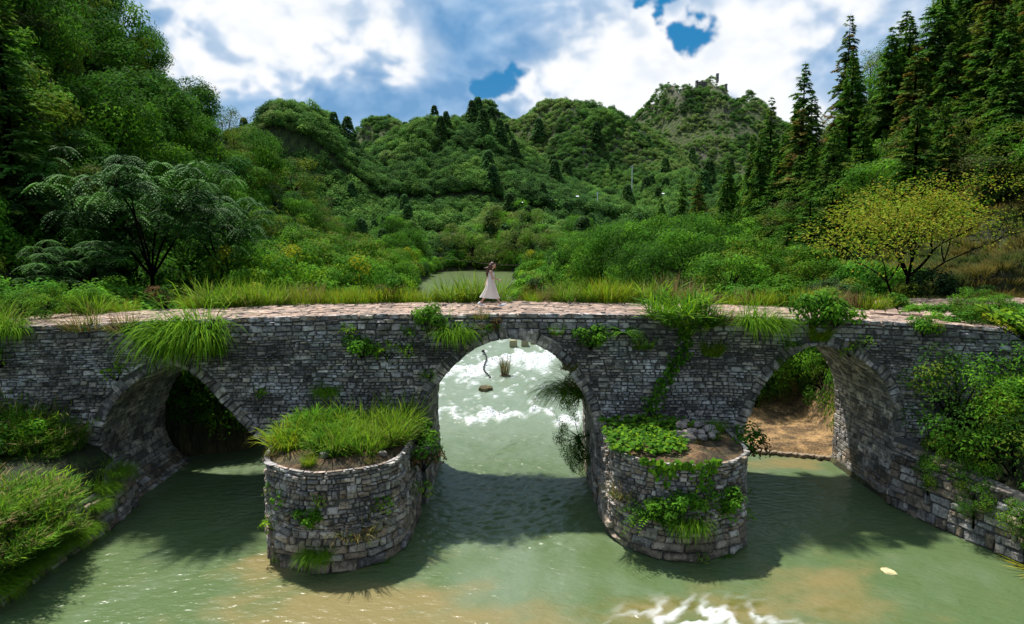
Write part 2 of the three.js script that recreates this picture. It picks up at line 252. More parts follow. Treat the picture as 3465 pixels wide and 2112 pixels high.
// the three openings, each from its left foot over the crown to its right foot
const arches = [
  curve([[-13.2, -1.2], [-13.5, -.2], [-14.35, .5], [-14.75, 1.5], [-14.6, 2.8], [-13.75, 4.1], [-12.6, 4.85], [-11.85, 5.02], [-11.1, 4.55], [-9.9, 3.2], [-8.9, 2.15], [-8.2, 1.2], [-7.95, 0], [-7.9, -1.2]], 72),
  curve([[-3.0, -1.2], [-3.05, 1], [-3.1, 2.6], [-2.95, 3.8], [-2.5, 4.5], [-1.94, 5.12], [-1.2, 5.68], [-.25, 6.0], [.85, 5.78], [1.66, 5.25], [2.25, 4.45], [2.72, 3.6], [2.95, 2.7], [3.0, 1.5], [2.95, -1.2]], 66),
  curve([[7.75, -1.2], [7.9, 1], [8.3, 2.6], [8.45, 3.2], [8.85, 4.15], [9.55, 5.1], [10.65, 5.74], [12.0, 5.4], [13.0, 4.65], [13.5, 3.8], [13.7, 2.6], [13.7, 1.2], [13.6, -1.2]], 66),
];
const inside = (poly, x, y) => { let c = false; for (let i = 0, j = poly.length - 1; i < poly.length; j = i++) { const [xi, yi] = poly[i], [xj, yj] = poly[j]; if ((yi > y) !== (yj > y) && x < (xj - xi) * (y - yi) / (yj - yi) + xi) c = !c; } return c; };
const offset = (pts, d) => pts.map(([x, y], i) => { const a = pts[Math.max(0, i - 1)], b = pts[Math.min(pts.length - 1, i + 1)], l = Math.hypot(b[0] - a[0], b[1] - a[1]); return [x - (b[1] - a[1]) / l * d, y + (b[0] - a[0]) / l * d]; });   // away from the opening
const ring = arches.map(a => offset(a.filter(p => p[1] > 1.4), .38));
const clip = (poly, px, py, nx, ny) => { const out = []; for (let i = 0; i < poly.length; i++) { const A = poly[i], B = poly[(i + 1) % poly.length], da = (A[0] - px) * nx + (A[1] - py) * ny, db = (B[0] - px) * nx + (B[1] - py) * ny; if (da >= 0) out.push(A); if ((da >= 0) !== (db >= 0)) { const t = da / (da - db); out.push([mix(A[0], B[0], t), mix(A[1], B[1], t)]); } } return out; };
const area = p => { let s = 0; for (let i = 0; i < p.length; i++) { const a = p[i], b = p[(i + 1) % p.length]; s += a[0] * b[1] - b[0] * a[1]; } return s / 2; };
const greys = [[.44, .415, .385], [.55, .52, .48], [.35, .335, .33], [.60, .56, .51], [.50, .45, .42], [.30, .285, .28], [.57, .505, .44], [.42, .405, .405]];
const pinks = [[.50, .355, .27], [.47, .34, .27], [.53, .385, .29], [.45, .335, .275], [.50, .35, .265], [.52, .385, .30]];
// irregular courses of stones between u0..u1 and v0..v1 -> convex outlines
function courses(R, u0, u1, v0, v1, hMin, hMax, wMin, wMax, tall = .1) {
  const out = []; let v = v0, blocked = [];
  while (v < v1) {
    const h = Math.min(v1 - v, mix(hMin, hMax, R() ** 1.4)), next = hMin + (hMax - hMin) * .4, nb = []; let u = u0 - R() * wMin;
    while (u < u1) {
      const hit = blocked.find(b => u < b[1] && u + wMin > b[0]); if (hit) { u = hit[1]; continue; }
      let w = mix(wMin, wMax, R() ** 1.6) * (R() < .06 ? 1.5 : 1); const stop = blocked.find(b => b[0] > u && b[0] < u + w); if (stop) w = stop[0] - u; if (w < wMin * .4) { u += w; continue; }
      let hh = h; if (R() < tall && w > wMin * 1.2 && v + h + next < v1) { hh = h + next * .95; nb.push([u, u + w]); }
      out.push([u, v, w, hh]); u += w;
    }
    blocked = nb; v += h;
  }
  return out;
}
function outline(R, [u, v, w, h], gap) {
  const g = gap * (.6 + .9 * R()), j = Math.min(w, h) * .2, q = () => (R() - .5) * 2 * j, c = Math.min(w, h) * (.08 + .2 * R());
  const P = [[u + g + q(), v + g + q() * .5], [u + w - g + q(), v + g + q() * .5], [u + w - g + q(), v + h - g + q() * .5], [u + g + q(), v + h - g + q() * .5]];
  if (R() < .55) { const k = Math.floor(R() * 4), A = P[(k + 3) % 4], B = P[k], C = P[(k + 1) % 4], f = c / Math.max(.05, Math.hypot(B[0] - A[0], B[1] - A[1])), f2 = c / Math.max(.05, Math.hypot(C[0] - B[0], C[1] - B[1])); P.splice(k, 1, [mix(B[0], A[0], Math.min(.4, f)), mix(B[1], A[1], Math.min(.4, f))], [mix(B[0], C[0], Math.min(.4, f2)), mix(B[1], C[1], Math.min(.4, f2))]); }
  return P;
}
// one stone standing proud of its wall; place(u, v, d) -> point, d outwards
function stoneInto(b, R, P, place, relief, col, tiltAmount = .38, seat = -.05, range = .62) {
  const n = P.length; let cu = 0, cv = 0; for (const p of P) { cu += p[0] / n; cv += p[1] / n; }
  const tu = (R() - .5) * tiltAmount, tv = (R() - .62) * tiltAmount * 1.3, d = relief * (.55 + .9 * R()), k = .94 - .05 * R(), m = .62 + .15 * R();
  const at = (p, f, dd) => { const u = cu + (p[0] - cu) * f, v = cv + (p[1] - cv) * f; return { q: place(u, v, dd + tu * (u - cu) + tv * (v - cv)), t: [u * .55 + d * 3, v * .55] }; };
  const o = P.map(p => at(p, 1, seat)), s = P.map(p => at(p, k, d * (.45 + .35 * R()))), i = P.map(p => at(p, m, d * (.85 + .35 * R()))), c = at([cu, cv], 1, d * 1.05);
  const v = 1 - range / 2 + range * R(), C = [col[0] * v, col[1] * v, col[2] * v];
  for (let a = 0; a < n; a++) { const e = (a + 1) % n, F = (x, y, z) => b.flat(x.q, y.q, z.q, C, x.t, y.t, z.t); F(o[a], o[e], s[e]); F(o[a], s[e], s[a]); F(s[a], s[e], i[e]); F(s[a], i[e], i[a]); F(i[a], i[e], c); }
}
// the largest stones become parts, the rest one mass
function layStones(parent, name, restName, stones, mat, most = 280) {
  stones.sort((a, b) => b.size - a.size);
  stones.forEach((s, k) => { if (k < most) { const b = new MB(); s.into(b); part(name, b.geo(), mat, parent); } });
  const rest = stones.slice(most); if (!rest.length) return;
  const b = new MB(); for (const s of rest) s.into(b); const m = part(restName, b.geo(), mat, parent); m.userData.kind = 'stuff';
}
const bridge = thing('stone_bridge', 'old humpbacked rubble stone bridge with three arches over the green river', 'bridge');
// core
{
  const s = new THREE.Shape(); s.moveTo(-21, -1.2); for (const a of arches) for (const [x, y] of offset(a, .05)) s.lineTo(x, Math.max(y, -1.2)); s.lineTo(21, -1.2); for (let x = 21; x >= -21; x -= 1) s.lineTo(x, yTop(x) - .07); s.closePath();
  const g = new THREE.ExtrudeGeometry(s, { depth: 4.94, bevelEnabled: false }); g.translate(0, 0, -4.98); part('core', g, M.core, bridge);
}
// face stones; the courses follow the hump
{
  const R = rng(101), stones = [], place = (x, v, d) => [x, v + .035 * n2(x * .25, v * .6) - .0016 * x * x * clamp(v / 6.9) ** 2, d - .03];
  const bands = [[-.9, 1.2, .16, .34, .35, .9], [1.2, 3.0, .10, .22, .2, .55], [3.0, 6.2, .075, .165, .14, .46], [6.2, 6.72, .10, .24, .22, .6], [6.72, 6.9, .16, .18, .35, 1.0]];
  for (const [v0, v1, h0, h1, w0, w1] of bands) for (const S of courses(R, -21, 21, v0, v1, h0, h1, w0, w1, v1 < 6.5 ? .1 : .03)) {
    let P = outline(R, S, .012); const cx = S[0] + S[2] / 2, cy = S[1] + S[3] / 2;
    const yy = y => y - .0016 * cx * cx * clamp(cy / 6.9) ** 2; let keep = true;
    for (let k = 0; k < 3 && keep; k++) {
      const poly = [...ring[k].slice(0, 1).map(p => [p[0], -2]), ...ring[k], ...ring[k].slice(-1).map(p => [p[0], -2])];
      let best = 1e9, bi = 0; for (let q = 0; q < poly.length - 1; q++) { const [ax, ay] = poly[q], [bx, by] = poly[q + 1], l2 = (bx - ax) ** 2 + (by - ay) ** 2, t = clamp(((cx - ax) * (bx - ax) + (yy(cy) - ay) * (by - ay)) / l2), d = (cx - ax - t * (bx - ax)) ** 2 + (yy(cy) - ay - t * (by - ay)) ** 2; if (d < best) { best = d; bi = q; } }
      if (best > 1.2 && !inside(poly, cx, yy(cy))) continue; if (best > .3 && inside(poly, cx, yy(cy))) { keep = false; break; }
      const [ax, ay] = poly[bi], [bx, by] = poly[bi + 1], l = Math.hypot(bx - ax, by - ay), off = cy - yy(cy); P = clip(P, ax, ay + off, -(by - ay) / l, (bx - ax) / l); if (P.length < 3 || area(P) < .004) keep = false;
    }
    // below the pier tops the piers stand in front
    if (cy < 2.7 && ((cx > -7.3 && cx < -3.7) || (cx > 3.5 && cx < 7.1))) keep = false;
    if (!keep) continue; const patch = fbm2(cx * .33 + 2, cy * .5, 4), wash = sstep(.16, .34, patch + .25 * (R() - .5)), stain = sstep(.15, .4, -patch + .2 * (R() - .5)), k0 = greys[Math.floor(R() * greys.length)], col = k0.map((c, i) => mix(c, [.66, .67, .70][i], wash * .7) * (1 - .5 * stain)), rel = R() < .14 ? .13 : .035 + .05 * R(), seed = Math.floor(R() * 1e9);
    stones.push({ size: area(P), into: b => stoneInto(b, rng(seed), P, place, rel, col) });
  }
  layStones(bridge, 'stone', 'small_stones', stones, M.stone, 290);
}
// arch rings
{
  const R = rng(102), stones = [];
  arches.forEach((A, k) => {
    const pts = A.filter(p => p[1] > 1.4), len = [0]; for (let i = 1; i < pts.length; i++) len.push(len[i - 1] + Math.hypot(pts[i][0] - pts[i - 1][0], pts[i][1] - pts[i - 1][1]));
    const total = len[len.length - 1], off = offset(pts, 1), at = (s, r) => { let i = 1; while (i < len.length - 1 && len[i] < s) i++; const t = (s - len[i - 1]) / (len[i] - len[i - 1]), x = mix(pts[i - 1][0], pts[i][0], t), y = mix(pts[i - 1][1], pts[i][1], t), nx = mix(off[i - 1][0] - pts[i - 1][0], off[i][0] - pts[i][0], t), ny = mix(off[i - 1][1] - pts[i - 1][1], off[i][1] - pts[i][1], t); return [x + nx * r, y + ny * r]; };
    let s = 0; while (s < total - .1) {
      const crown = Math.abs(s / total - .5) < .12, w = Math.min(total - s, (k === 1 && crown ? .24 : .13) + .2 * R()), S = [s, 0, w, .5 - .16 * R() + (R() < .2 ? -.18 : 0)]; const P = outline(R, S, .008), col = greys[Math.floor(R() * greys.length)].map(c => c * 1.0), seed = Math.floor(R() * 1e9);
      stones.push({ size: w, into: b => stoneInto(b, rng(seed), P, (u, v, d) => [...at(clamp(u, 0, total), v), d], .07, col, .34, -.12) }); s += w;
    }
  });
  layStones(bridge, 'arch_stone', 'small_arch_stones', stones, M.stone, 300);
}
// vault linings and the inner faces of the abutments
arches.forEach((A, k) => {
  const R = rng(110 + k), lining = new THREE.Group(); lining.name = 'vault'; bridge.add(lining);
  const len = [0]; for (let i = 1; i < A.length; i++) len.push(len[i - 1] + Math.hypot(A[i][0] - A[i - 1][0], A[i][1] - A[i - 1][1])); const total = len[len.length - 1], inn = offset(A, -1);
  const place = (z, s, d) => { s = clamp(s, 0, total - 1e-4); let i = 1; while (i < len.length - 1 && len[i] < s) i++; const t = (s - len[i - 1]) / (len[i] - len[i - 1]); return [mix(A[i - 1][0], A[i][0], t) + (mix(inn[i - 1][0], inn[i][0], t) - mix(A[i - 1][0], A[i][0], t)) * (d - .035), mix(A[i - 1][1], A[i][1], t) + (mix(inn[i - 1][1], inn[i][1], t) - mix(A[i - 1][1], A[i][1], t)) * (d - .035), z]; };
  const stones = []; for (const S of courses(R, -4.97, -.03, 0, total, .13, .3, .3, .85, .06)) { if (S[0] < -4.98) { S[2] -= -4.98 - S[0]; S[0] = -4.98; } if (S[0] + S[2] > -.03) S[2] = -.03 - S[0]; if (S[2] < .1) continue; const P = outline(R, S, .006), low = Math.min(S[1], total - S[1]); let col = greys[Math.floor(R() * greys.length)].map(c => c * 1.1); if (low < 2.2 && R() < .5) col = [.40, .325, .25]; const seed = Math.floor(R() * 1e9); stones.push({ size: area(P), into: b => stoneInto(b, rng(seed), P, place, .022, col, .1) }); }
  layStones(lining, 'vault_stone', 'small_vault_stones', stones, M.stone, 220);
});
// piers with rounded noses
const piers = [[-5.45, 2.14, 5.4, 3.0], [5.3, 2.16, 4.65, 2.95]];
const pierTopY = (k, x, z) => piers[k][3] + .1 * n2(x * .7 + k * 9, z * .7) ;
piers.forEach(([cx, r, front, top], k) => {
  const R = rng(120 + k), pier = new THREE.Group(); pier.name = 'pier'; bridge.add(pier);
  const st = front - r, side = st + .0, total = 2 * side + Math.PI * r;
  const base = (s, grow) => { const q = r + grow; if (s < side) return [cx - q, s, -1, 0]; if (s > total - side) return [cx + q, total - s, 1, 0]; const a = Math.PI - (s - side) / r; return [cx + q * Math.cos(a), st + q * Math.sin(a), Math.cos(a), Math.sin(a)]; };
  const wobble = (s, v) => .05 * n2(s * .5 + k * 7, v * .6);
  const place = (s, v, d) => { const [x, z] = base(clamp(s, 0, total), (1 - v / 3) * .06 + wobble(s, v) + d - .03); return [x, v, z]; };
  // core
  const c = new MB(); const N = 40; for (let i = 0; i <= N; i++) { const s = total * i / N, [x0, z0, nx, nz] = base(s, -.02), [x1, z1] = base(s, -.05); c.v(x0, -1.2, z0, nx, 0, nz, [1, 1, 1]); c.v(x1, top - .12, z1, nx, 0, nz, [1, 1, 1]); if (i) { const q = i * 2; c.i.push(q - 2, q, q + 1, q - 2, q + 1, q - 1); } } part('pier_core', c.geo(), M.core, pier);
  const stones = []; const bands = [[-.8, .55, .26, .46, .6, 1.5], [.55, 1.3, .10, .26, .16, .5], [1.3, top - .14, .075, .17, .12, .36], [top - .14, top, .12, .14, .25, .6]];
  for (const [v0, v1, h0, h1, w0, w1] of bands) for (const S of courses(R, 0, total, v0, v1, h0, h1, w0, w1, .12)) { if (S[0] < 0) { S[2] += S[0]; S[0] = 0; } if (S[0] + S[2] > total) S[2] = total - S[0]; if (S[2] < .08) continue; const P = outline(R, S, .01); let col = greys[Math.floor(R() * greys.length)].map(q => q * 1.0); if (R() < .22 + (S[1] < .8 ? .4 : 0)) col = [[.42, .345, .27], [.47, .385, .32], [.36, .29, .22]][Math.floor(R() * 3)]; const rel = R() < .15 ? .1 : .055, seed = Math.floor(R() * 1e9); stones.push({ size: area(P), into: b => stoneInto(b, rng(seed), P, place, rel, col, .26) }); }
  layStones(pier, 'pier_stone', 'small_pier_stones', stones, M.stone, 260);
  // earth fill on top
  const e = new MB(), n = 26; for (let i = 0; i <= n; i++) for (let j = 0; j <= n; j++) { const z = -.02 + (front - .08) * j / n, half = z < st ? r - .1 : Math.sqrt(Math.max(0, (r - .1) ** 2 - (z - st) ** 2)), x = cx + half * (i / n * 2 - 1), f = n2(x * 1.3, z * 1.3 + k * 5), q = Math.min(1, (half - Math.abs(x - cx)) * 1.2); const y = top - .05 + .12 * f * .5 + q * .12, brown = sstep(-.2, .4, f); e.v(x, y, z, 0, 1, 0, [mix(.16, .30, brown), mix(.14, .19, brown), mix(.07, .10, brown)], x * .5, z * .5); if (i && j) { const a = i * (n + 1) + j; e.i.push(a, a - 1, a - n - 2, a, a - n - 2, a - n - 1); } }
  const eg = e.geo(); eg.computeVertexNormals(); part('earth_fill', eg, M.ground, pier);
});
// paved deck
{
  const R = rng(130), deck = new THREE.Group(); deck.name = 'deck'; bridge.add(deck); const stones = [];
  const place = (x, z, d) => [x, yTop(x) - .07 + d + .02 * n2(x * .4, z * .5), z];
  for (const S of courses(R, -20, 20, -5.0, .02, .28, .6, .35, 1.1, .05)) { if (S[1] + S[3] > .06) S[3] = .06 - S[1]; const P = outline(R, S, .007).reverse(), col = pinks[Math.floor(R() * pinks.length)], seed = Math.floor(R() * 1e9); if (area(P) > -.02) continue; stones.push({ size: -area(P) * (1 - Math.abs(S[0]) / 60), into: b => stoneInto(b, rng(seed), P, place, .035, col, .04, -.06, .22) }); }
  layStones(deck, 'paving_stone', 'small_paving_stones', stones, M.paving, 290);
}
// path that leaves the bridge on the right and climbs round the slope
{
  const R = rng(131), g = thing('footpath', 'pale flagstone footpath on the right bank beyond the bridge end', 'footpath'); g.userData.kind = 'structure'; const line = new THREE.CatmullRomCurve3([[15.5, 6.5, -2.6], [16.6, 6.5, -5], [17.6, 6.5, -7.0], [20.5, 6.5, -7.9], [25, 6.5, -8.2], [36, 6.5, -8.2]].map(p => new THREE.Vector3(...p))), stones = [];
  const total = line.getLength(), at = (s, w, d) => { const t = clamp(s / total), p = line.getPointAt(t), q = line.getTangentAt(t); return [p.x + q.z * w, p.y + d + .03, p.z - q.x * w]; };
  for (const S of courses(R, 0, total, -1.5, 1.5, .3, .6, .4, 1.1, .05)) { const P = outline(R, S, .015).reverse(), col = pinks[Math.floor(R() * pinks.length)], seed = Math.floor(R() * 1e9); stones.push({ size: -area(P) * (S[0] < 6 ? 2 : 1), into: b => stoneInto(b, rng(seed), P.slice().reverse(), (u, v, d) => at(u, v, d), .05, col, .05, -.15, .3) }); }
  layStones(g, 'paving_stone', 'small_paving_stones', stones, M.paving, 120);
}
// retaining walls on both banks below the bridge
function bankWall(label, line, yTopAt, seed) {
  const g = thing('retaining_wall', label, 'wall'), R = rng(seed), c = new THREE.CatmullRomCurve3(line.map(([x, z]) => new THREE.Vector3(x, 0, z))), total = c.getLength(); const stones = [], core = new MB();
  const at = (s, v, d) => { const t = clamp(s / total), p = c.getPointAt(t), q = c.getTangentAt(t); return [p.x - q.z * (d - .04 + (2.5 - v) * .05), v, p.z + q.x * (d - .04 + (2.5 - v) * .05)]; };
  for (let i = 0; i <= 40; i++) { const s = total * i / 40, a = at(s, -1.2, -.03), b = at(s, yTopAt(s / total) - .05, -.03), e = at(s, yTopAt(s / total) - .05, -.35); core.v(...a, 0, 0, 1, [1, 1, 1]); core.v(...b, 0, 0, 1, [1, 1, 1]); core.v(...e, 0, 1, 0, [1, 1, 1]); if (i) { const q = i * 3; core.i.push(q - 3, q, q + 1, q - 3, q + 1, q - 2, q - 2, q + 1, q + 2, q - 2, q + 2, q - 1); } } const cg = core.geo(); cg.computeVertexNormals(); part('wall_core', cg, M.core, g);
  for (const S of courses(R, 0, total, -.7, 4, .12, .34, .2, .9, .1)) { if (S[0] < 0) { S[2] += S[0]; S[0] = 0; } if (S[0] + S[2] > total) S[2] = total - S[0]; if (S[2] < .08 || S[1] + S[3] > yTopAt((S[0] + S[2] / 2) / total)) continue; const P = outline(R, S, .012); let col = greys[Math.floor(R() * greys.length)]; if (R() < .35) col = [.40, .32, .24]; const sd = Math.floor(R() * 1e9); stones.push({ size: area(P), into: b => stoneInto(b, rng(sd), P, at, .07, col, .24) }); }
  layStones(g, 'wall_stone', 'small_wall_stones', stones, M.stone, 280);
}
bankWall('rough stone bank wall below the right arch, leading off to the right', [[13.6, .02], [14.15, 1.9], [14.85, 4.0], [15.9, 7], [17.4, 11]], t => 2.5 - 1.2 * t, 141);
bankWall('low dark stone bank wall in front of the left arch under hanging grass', [[-13.6, 12], [-13.5, 7], [-13.45, 4.5], [-13.35, 2], [-13.6, .02]], t => t > .86 ? 1.9 : t > .72 ? 1.3 : .55, 142);
// ---------------------------------------------------------------- plant shapes (each made once, then copied)
const P = { dark: [.034, .098, .009], mid: [.062, .178, .012], fresh: [.105, .255, .014], yellow: [.27, .30, .010], blue: [.040, .125, .026], brown: [.15, .085, .035], olive: [.130, .185, .016], straw: [.32, .26, .11], lime: [.18, .33, .012] };
const vary = (R, c, a = .35) => { const v = 1 + (R() - .5) * 2 * a, h = (R() - .5) * a * .5; return [c[0] * v * (1 + h), c[1] * v, c[2] * v * (1 - h)]; };
const onSphere = R => { const y = 2 * R() - 1, a = R() * Math.PI * 2, s = Math.sqrt(1 - y * y); return [s * Math.cos(a), y, s * Math.sin(a)]; };
// leaves spread over clumps of foliage: [x, y, z, radius] each
function leafClumps(b, R, clumps, perArea, leafLen, ratio, palette, opt = {}) {
  for (const [cx, cy, cz, r, pal] of clumps) {
    const n = Math.round(perArea * r * r), base = pal || palette[Math.floor(R() * palette.length)], cv = vary(R, base, opt.clumpVary ?? .25);
    for (let k = 0; k < n; k++) {
      const o = onSphere(R); if (o[1] < -.35 && R() < .7) { o[1] *= -1; } const q = r * (.55 + .5 * Math.sqrt(R())) * (1 + .18 * n3(cx + o[0] * 2, cy + o[1] * 2, cz + o[2] * 2));
      const x = cx + o[0] * q, y = cy + o[1] * q * (opt.flat ?? .8), z = cz + o[2] * q;
      const nrm = unit(o[0] * .95 + (R() - .5) * .95, o[1] * .95 + .4 + (R() - .5) * .8, o[2] * .95 + (R() - .5) * .95), rnd = onSphere(R);
      const side = unit(...cross(nrm, rnd)); let dir = cross(side, nrm); dir[1] -= opt.hang ?? .25; dir = unit(...dir);
      const l = leafLen * (.6 + .8 * R()); b.leaf(x, y, z, ...dir, ...side, l, l * ratio, vary(R, cv, .3));
    }
  }
}
const barkCol = [.13, .105, .08], barkPale = [.24, .21, .17];
function limb(b, R, from, to, r0, r1, bend = .12, sides = 5, col = barkCol) { const L = Math.hypot(to[0] - from[0], to[1] - from[1], to[2] - from[2]), pts = [], rad = []; const k = [(R() - .5) * bend * L, (R() - .2) * bend * L, (R() - .5) * bend * L]; for (let i = 0; i <= 4; i++) { const t = i / 4, s = Math.sin(t * Math.PI); pts.push([mix(from[0], to[0], t) + k[0] * s, mix(from[1], to[1], t) + k[1] * s, mix(from[2], to[2], t) + k[2] * s]); rad.push(mix(r0, r1, t)); } b.tube(pts, rad, sides, col); }
function proto(parts) { const g = new THREE.Group(); for (const [name, mb, mat] of parts) part(name, mb instanceof MB ? mb.geo() : mb, mat, g); return g; }
// broadleaf tree: tapered trunk, limbs to every clump, crown of leaf clumps
function broadleaf(seed, o) {
  const R = rng(seed), t = new MB(), c = new MB(), { h, w, low = .28, n = 26, leaf = .2, ratio = .55, density = 150, palette, mat = M.leaf, flat, hang, r = [.13, .24] } = o, clumps = [];
  for (let k = 0; k < n; k++) { const d = onSphere(R), q = .45 + .5 * Math.sqrt(R()), yy = low + (1 - low) * (.5 + .46 * d[1] * q * 1.05), taper = (o.cone ? 1.25 - .95 * (yy - low) / (1 - low) : Math.sqrt(clamp(1.15 - ((yy - .55) / .62) ** 2, .1, 1))); clumps.push([d[0] * q * w * .46 * taper, yy * h, d[2] * q * w * .46 * taper, w * mix(r[0], r[1], R())]); }
  leafClumps(c, R, clumps, density / (leaf * leaf) * .13, leaf, ratio, palette, { flat, hang });
  const lean = [(R() - .5) * .12 * h, 0, (R() - .5) * .12 * h], fork = [lean[0], h * .34, lean[2]]; limb(t, R, [0, -.5, 0], fork, h * .022 + .03, h * .016, .05, 7);
  clumps.forEach((q, k) => { if (k % 2 === 0 || q[3] > w * .2) limb(t, R, fork, [q[0], q[1] - q[3] * .2, q[2]], h * .009 + .012, .012, .14, 4); });
  return proto([['trunk', t, M.bark], ['crown', c, mat]]);
}
// conifer: straight trunk, tiers of drooping boughs with short sprays
function conifer(seed, o) {
  const R = rng(seed), t = new MB(), c = new MB(), { h, w, palette, tiers = 42, droop = .35, bare = .06, spray = .34 } = o; t.tube([[0, -.6, 0], [.02 * h * (R() - .5), h * .5, 0], [0, h, 0]], [h * .018 + .05, h * .012, .01], 7, [.12, .085, .06]);
  for (let k = 0; k < tiers; k++) {
    const f = k / (tiers - 1), y0 = h * mix(bare, .985, f ** .92), L = w * .5 * (Math.pow(1 - f, .72) * (.78 + .34 * R()) + .02), nb = Math.max(3, Math.round(mix(7, 3, f))), R2 = Array.from({ length: 9 }, () => R() * 1.4);
    for (let q = 0; q < nb; q++) {
      if (R() < .2) continue; const y = y0 + (R() - .5) * h * .05 * (1 - f), dr = droop * (.4 + 1.3 * R()), a = (q + R() * .8) / nb * 6.283 + k * 1.7, l = L * (.65 + .5 * R()), ca = Math.cos(a), sa = Math.sin(a), d0 = .12 + .25 * f, col = vary(R, palette[Math.floor(R() * palette.length)], .3), at = s => [ca * l * s, y + l * (d0 * (.4 + R2[q]) * s - dr * s * s * 1.2 + .12 * s ** 4), sa * l * s];
      t.tube([at(0), at(.5), at(1)], [.012 + .006 * l, .008, .003], 3, [.12, .085, .06]);
      const m = Math.max(4, Math.round(l * 17)); for (let s = 0; s < m; s++) { const u = .15 + .85 * (s + R()) / m, p = at(u), wd = (1 - u * .6) * l * .26; for (let e = 0; e < 3; e++) { const sd = (R() - .5) * 2, dir = unit(ca * .7 - sa * sd, -.45 * R() - .1 + .2 * (e === 0), sa * .7 + ca * sd), up = unit((R() - .5) * 1.1 + ca * .5, 1, (R() - .5) * 1.1 + sa * .5), side = unit(...cross(dir, up)), ll = spray * (.6 + .7 * R()); c.leaf(p[0] - sa * sd * wd * .6, p[1] - .05 * R(), p[2] + ca * sd * wd * .6, ...dir, ...side, ll, ll * .42, vary(R, col, .3)); } }
    }
  }
  return proto([['trunk', t, M.bark], ['crown', c, M.conifer]]);
}
// tree with long drooping compound leaves
function pinnate(seed, o) {
  const R = rng(seed), t = new MB(), c = new MB(), { h, w, n = 60, palette } = o, fork = [(R() - .5) * .8, h * .3, (R() - .5) * .5]; limb(t, R, [0, -.4, 0], fork, .14, .1, .06, 7);
  const main = []; for (let k = 0; k < 7; k++) { const a = k / 7 * 6.28 + R(), to = [fork[0] + Math.cos(a) * w * .3 * (.6 + .6 * R()), h * (.55 + .25 * R()), fork[2] + Math.sin(a) * w * .3]; limb(t, R, fork, to, .07, .035, .15, 5); main.push(to); }
  for (let k = 0; k < n; k++) {
    const m = main[k % 7], a = R() * 6.28, q = Math.sqrt(R()), to = [m[0] + Math.cos(a) * w * .22 * q, m[1] + h * (.24 * R() - .13) + h * .1 * (1 - q), m[2] + Math.sin(a) * w * .22 * q]; limb(t, R, m, to, .025, .01, .15, 3);
    const tone = palette[Math.floor(R() * palette.length)];
    for (let l = 0; l < 13; l++) {
      const b = R() * 6.28, len = .75 + .55 * R(), ca = Math.cos(b), sa = Math.sin(b), rise = .5 * R() + .05, at = s => [to[0] + ca * len * s * .9, to[1] + len * (rise * s - .75 * s * s), to[2] + sa * len * s * .9], col = vary(R, tone, .3);
      for (let e = 1; e < 10; e++) for (const sd of [-1, 1]) { const s = e / 9.5, p = at(s), dir = unit(-sa * sd + ca * .45, -.35 - .2 * R(), ca * sd + sa * .45), side = unit(ca + (R() - .5) * .3, -.5 * s + .2, sa + (R() - .5) * .3), ll = .26 * (1 - .4 * Math.abs(s - .5)) * (.85 + .3 * R()); c.leaf(...p, ...dir, ...side, ll, ll * .36, vary(R, col, .15)); }
    }
  }
  return proto([['trunk', t, M.bark], ['crown', c, M.gloss]]);
}
// open tree with many visible branches and few yellowing leaves
function openTree(seed, h, w) {
  const R = rng(seed), t = new MB(), c = new MB(), tips = []; const grow = (p, d, len, r, lvl) => { const q = unit(d[0], d[1], d[2]), e = [p[0] + q[0] * len, p[1] + q[1] * len, p[2] + q[2] * len]; limb(t, R, p, e, r, r * .66, .1, lvl < 2 ? 6 : 3, [.10, .085, .065]); if (lvl >= 4) { tips.push([e, q]); return; } if (lvl >= 2) tips.push([e, q]); const nb = lvl === 0 ? 5 : 3; for (let k = 0; k < nb; k++) { const a = (k + R()) / nb * 6.28, sp = lvl === 0 ? .62 : .62; grow(e, [q[0] * .8 + Math.cos(a) * sp + (lvl > 0 ? q[0] * .2 : 0), q[1] * .8 + .16, q[2] * .8 + Math.sin(a) * sp], len * (.66 + .2 * R()), r * .66, lvl + 1); } };
  grow([0, -.3, 0], [.06, 1, 0], h * .27, .075, 0); grow([-.25, -.2, .1], [-.75, .8, .1], h * .32, .045, 1); grow([.1, .5, 0], [.9, .6, .1], h * .38, .045, 1);
  const pal = [[.26, .33, .03], [.28, .32, .03], [.34, .33, .03], P.lime, [.36, .30, .03], [.20, .32, .02]]; for (const [e, q] of tips) for (let k = 0; k < 46; k++) { const o = onSphere(R), s = Math.sqrt(R()) * .6, dir = unit(o[0] + q[0] * .4, o[1] * .5 - .35, o[2] + q[2] * .4), side = unit(...cross(dir, onSphere(R))), l = .07 + .045 * R(); c.leaf(e[0] + o[0] * s - q[0] * .2, e[1] + o[1] * s * .7, e[2] + o[2] * s, ...dir, ...side, l, l * .5, vary(R, pal[Math.floor(R() * pal.length)], .3)); }
  return proto([['trunk', t, M.bark], ['crown', c, M.leaf]]);
}
// low shrub about 1 m wide, growing from its base
function shrub(seed, o = {}) {
  const R = rng(seed), t = new MB(), c = new MB(), { n = 9, leaf = .1, ratio = .6, density = 260, palette = [P.mid, P.fresh], w = 1, h = .9, mat = M.leaf, out = 0, hang } = o, cl = [];
  for (let k = 0; k < n; k++) { const a = R() * 6.28, q = Math.sqrt(R()) * .36; cl.push([Math.cos(a) * q * w, h * (.25 + .55 * R() * (1 - q)), Math.sin(a) * q * w + out * .3, (.15 + .13 * R()) * w]); }
  leafClumps(c, R, cl, density * .1 / (leaf * leaf) * .36, leaf, ratio, palette, { hang }); for (const q of cl) limb(t, R, [0, 0, -out * .05], [q[0], q[1], q[2]], .018, .005, .15, 3);
  return proto([['stem', t, M.bark], ['foliage', c, mat]]);
}
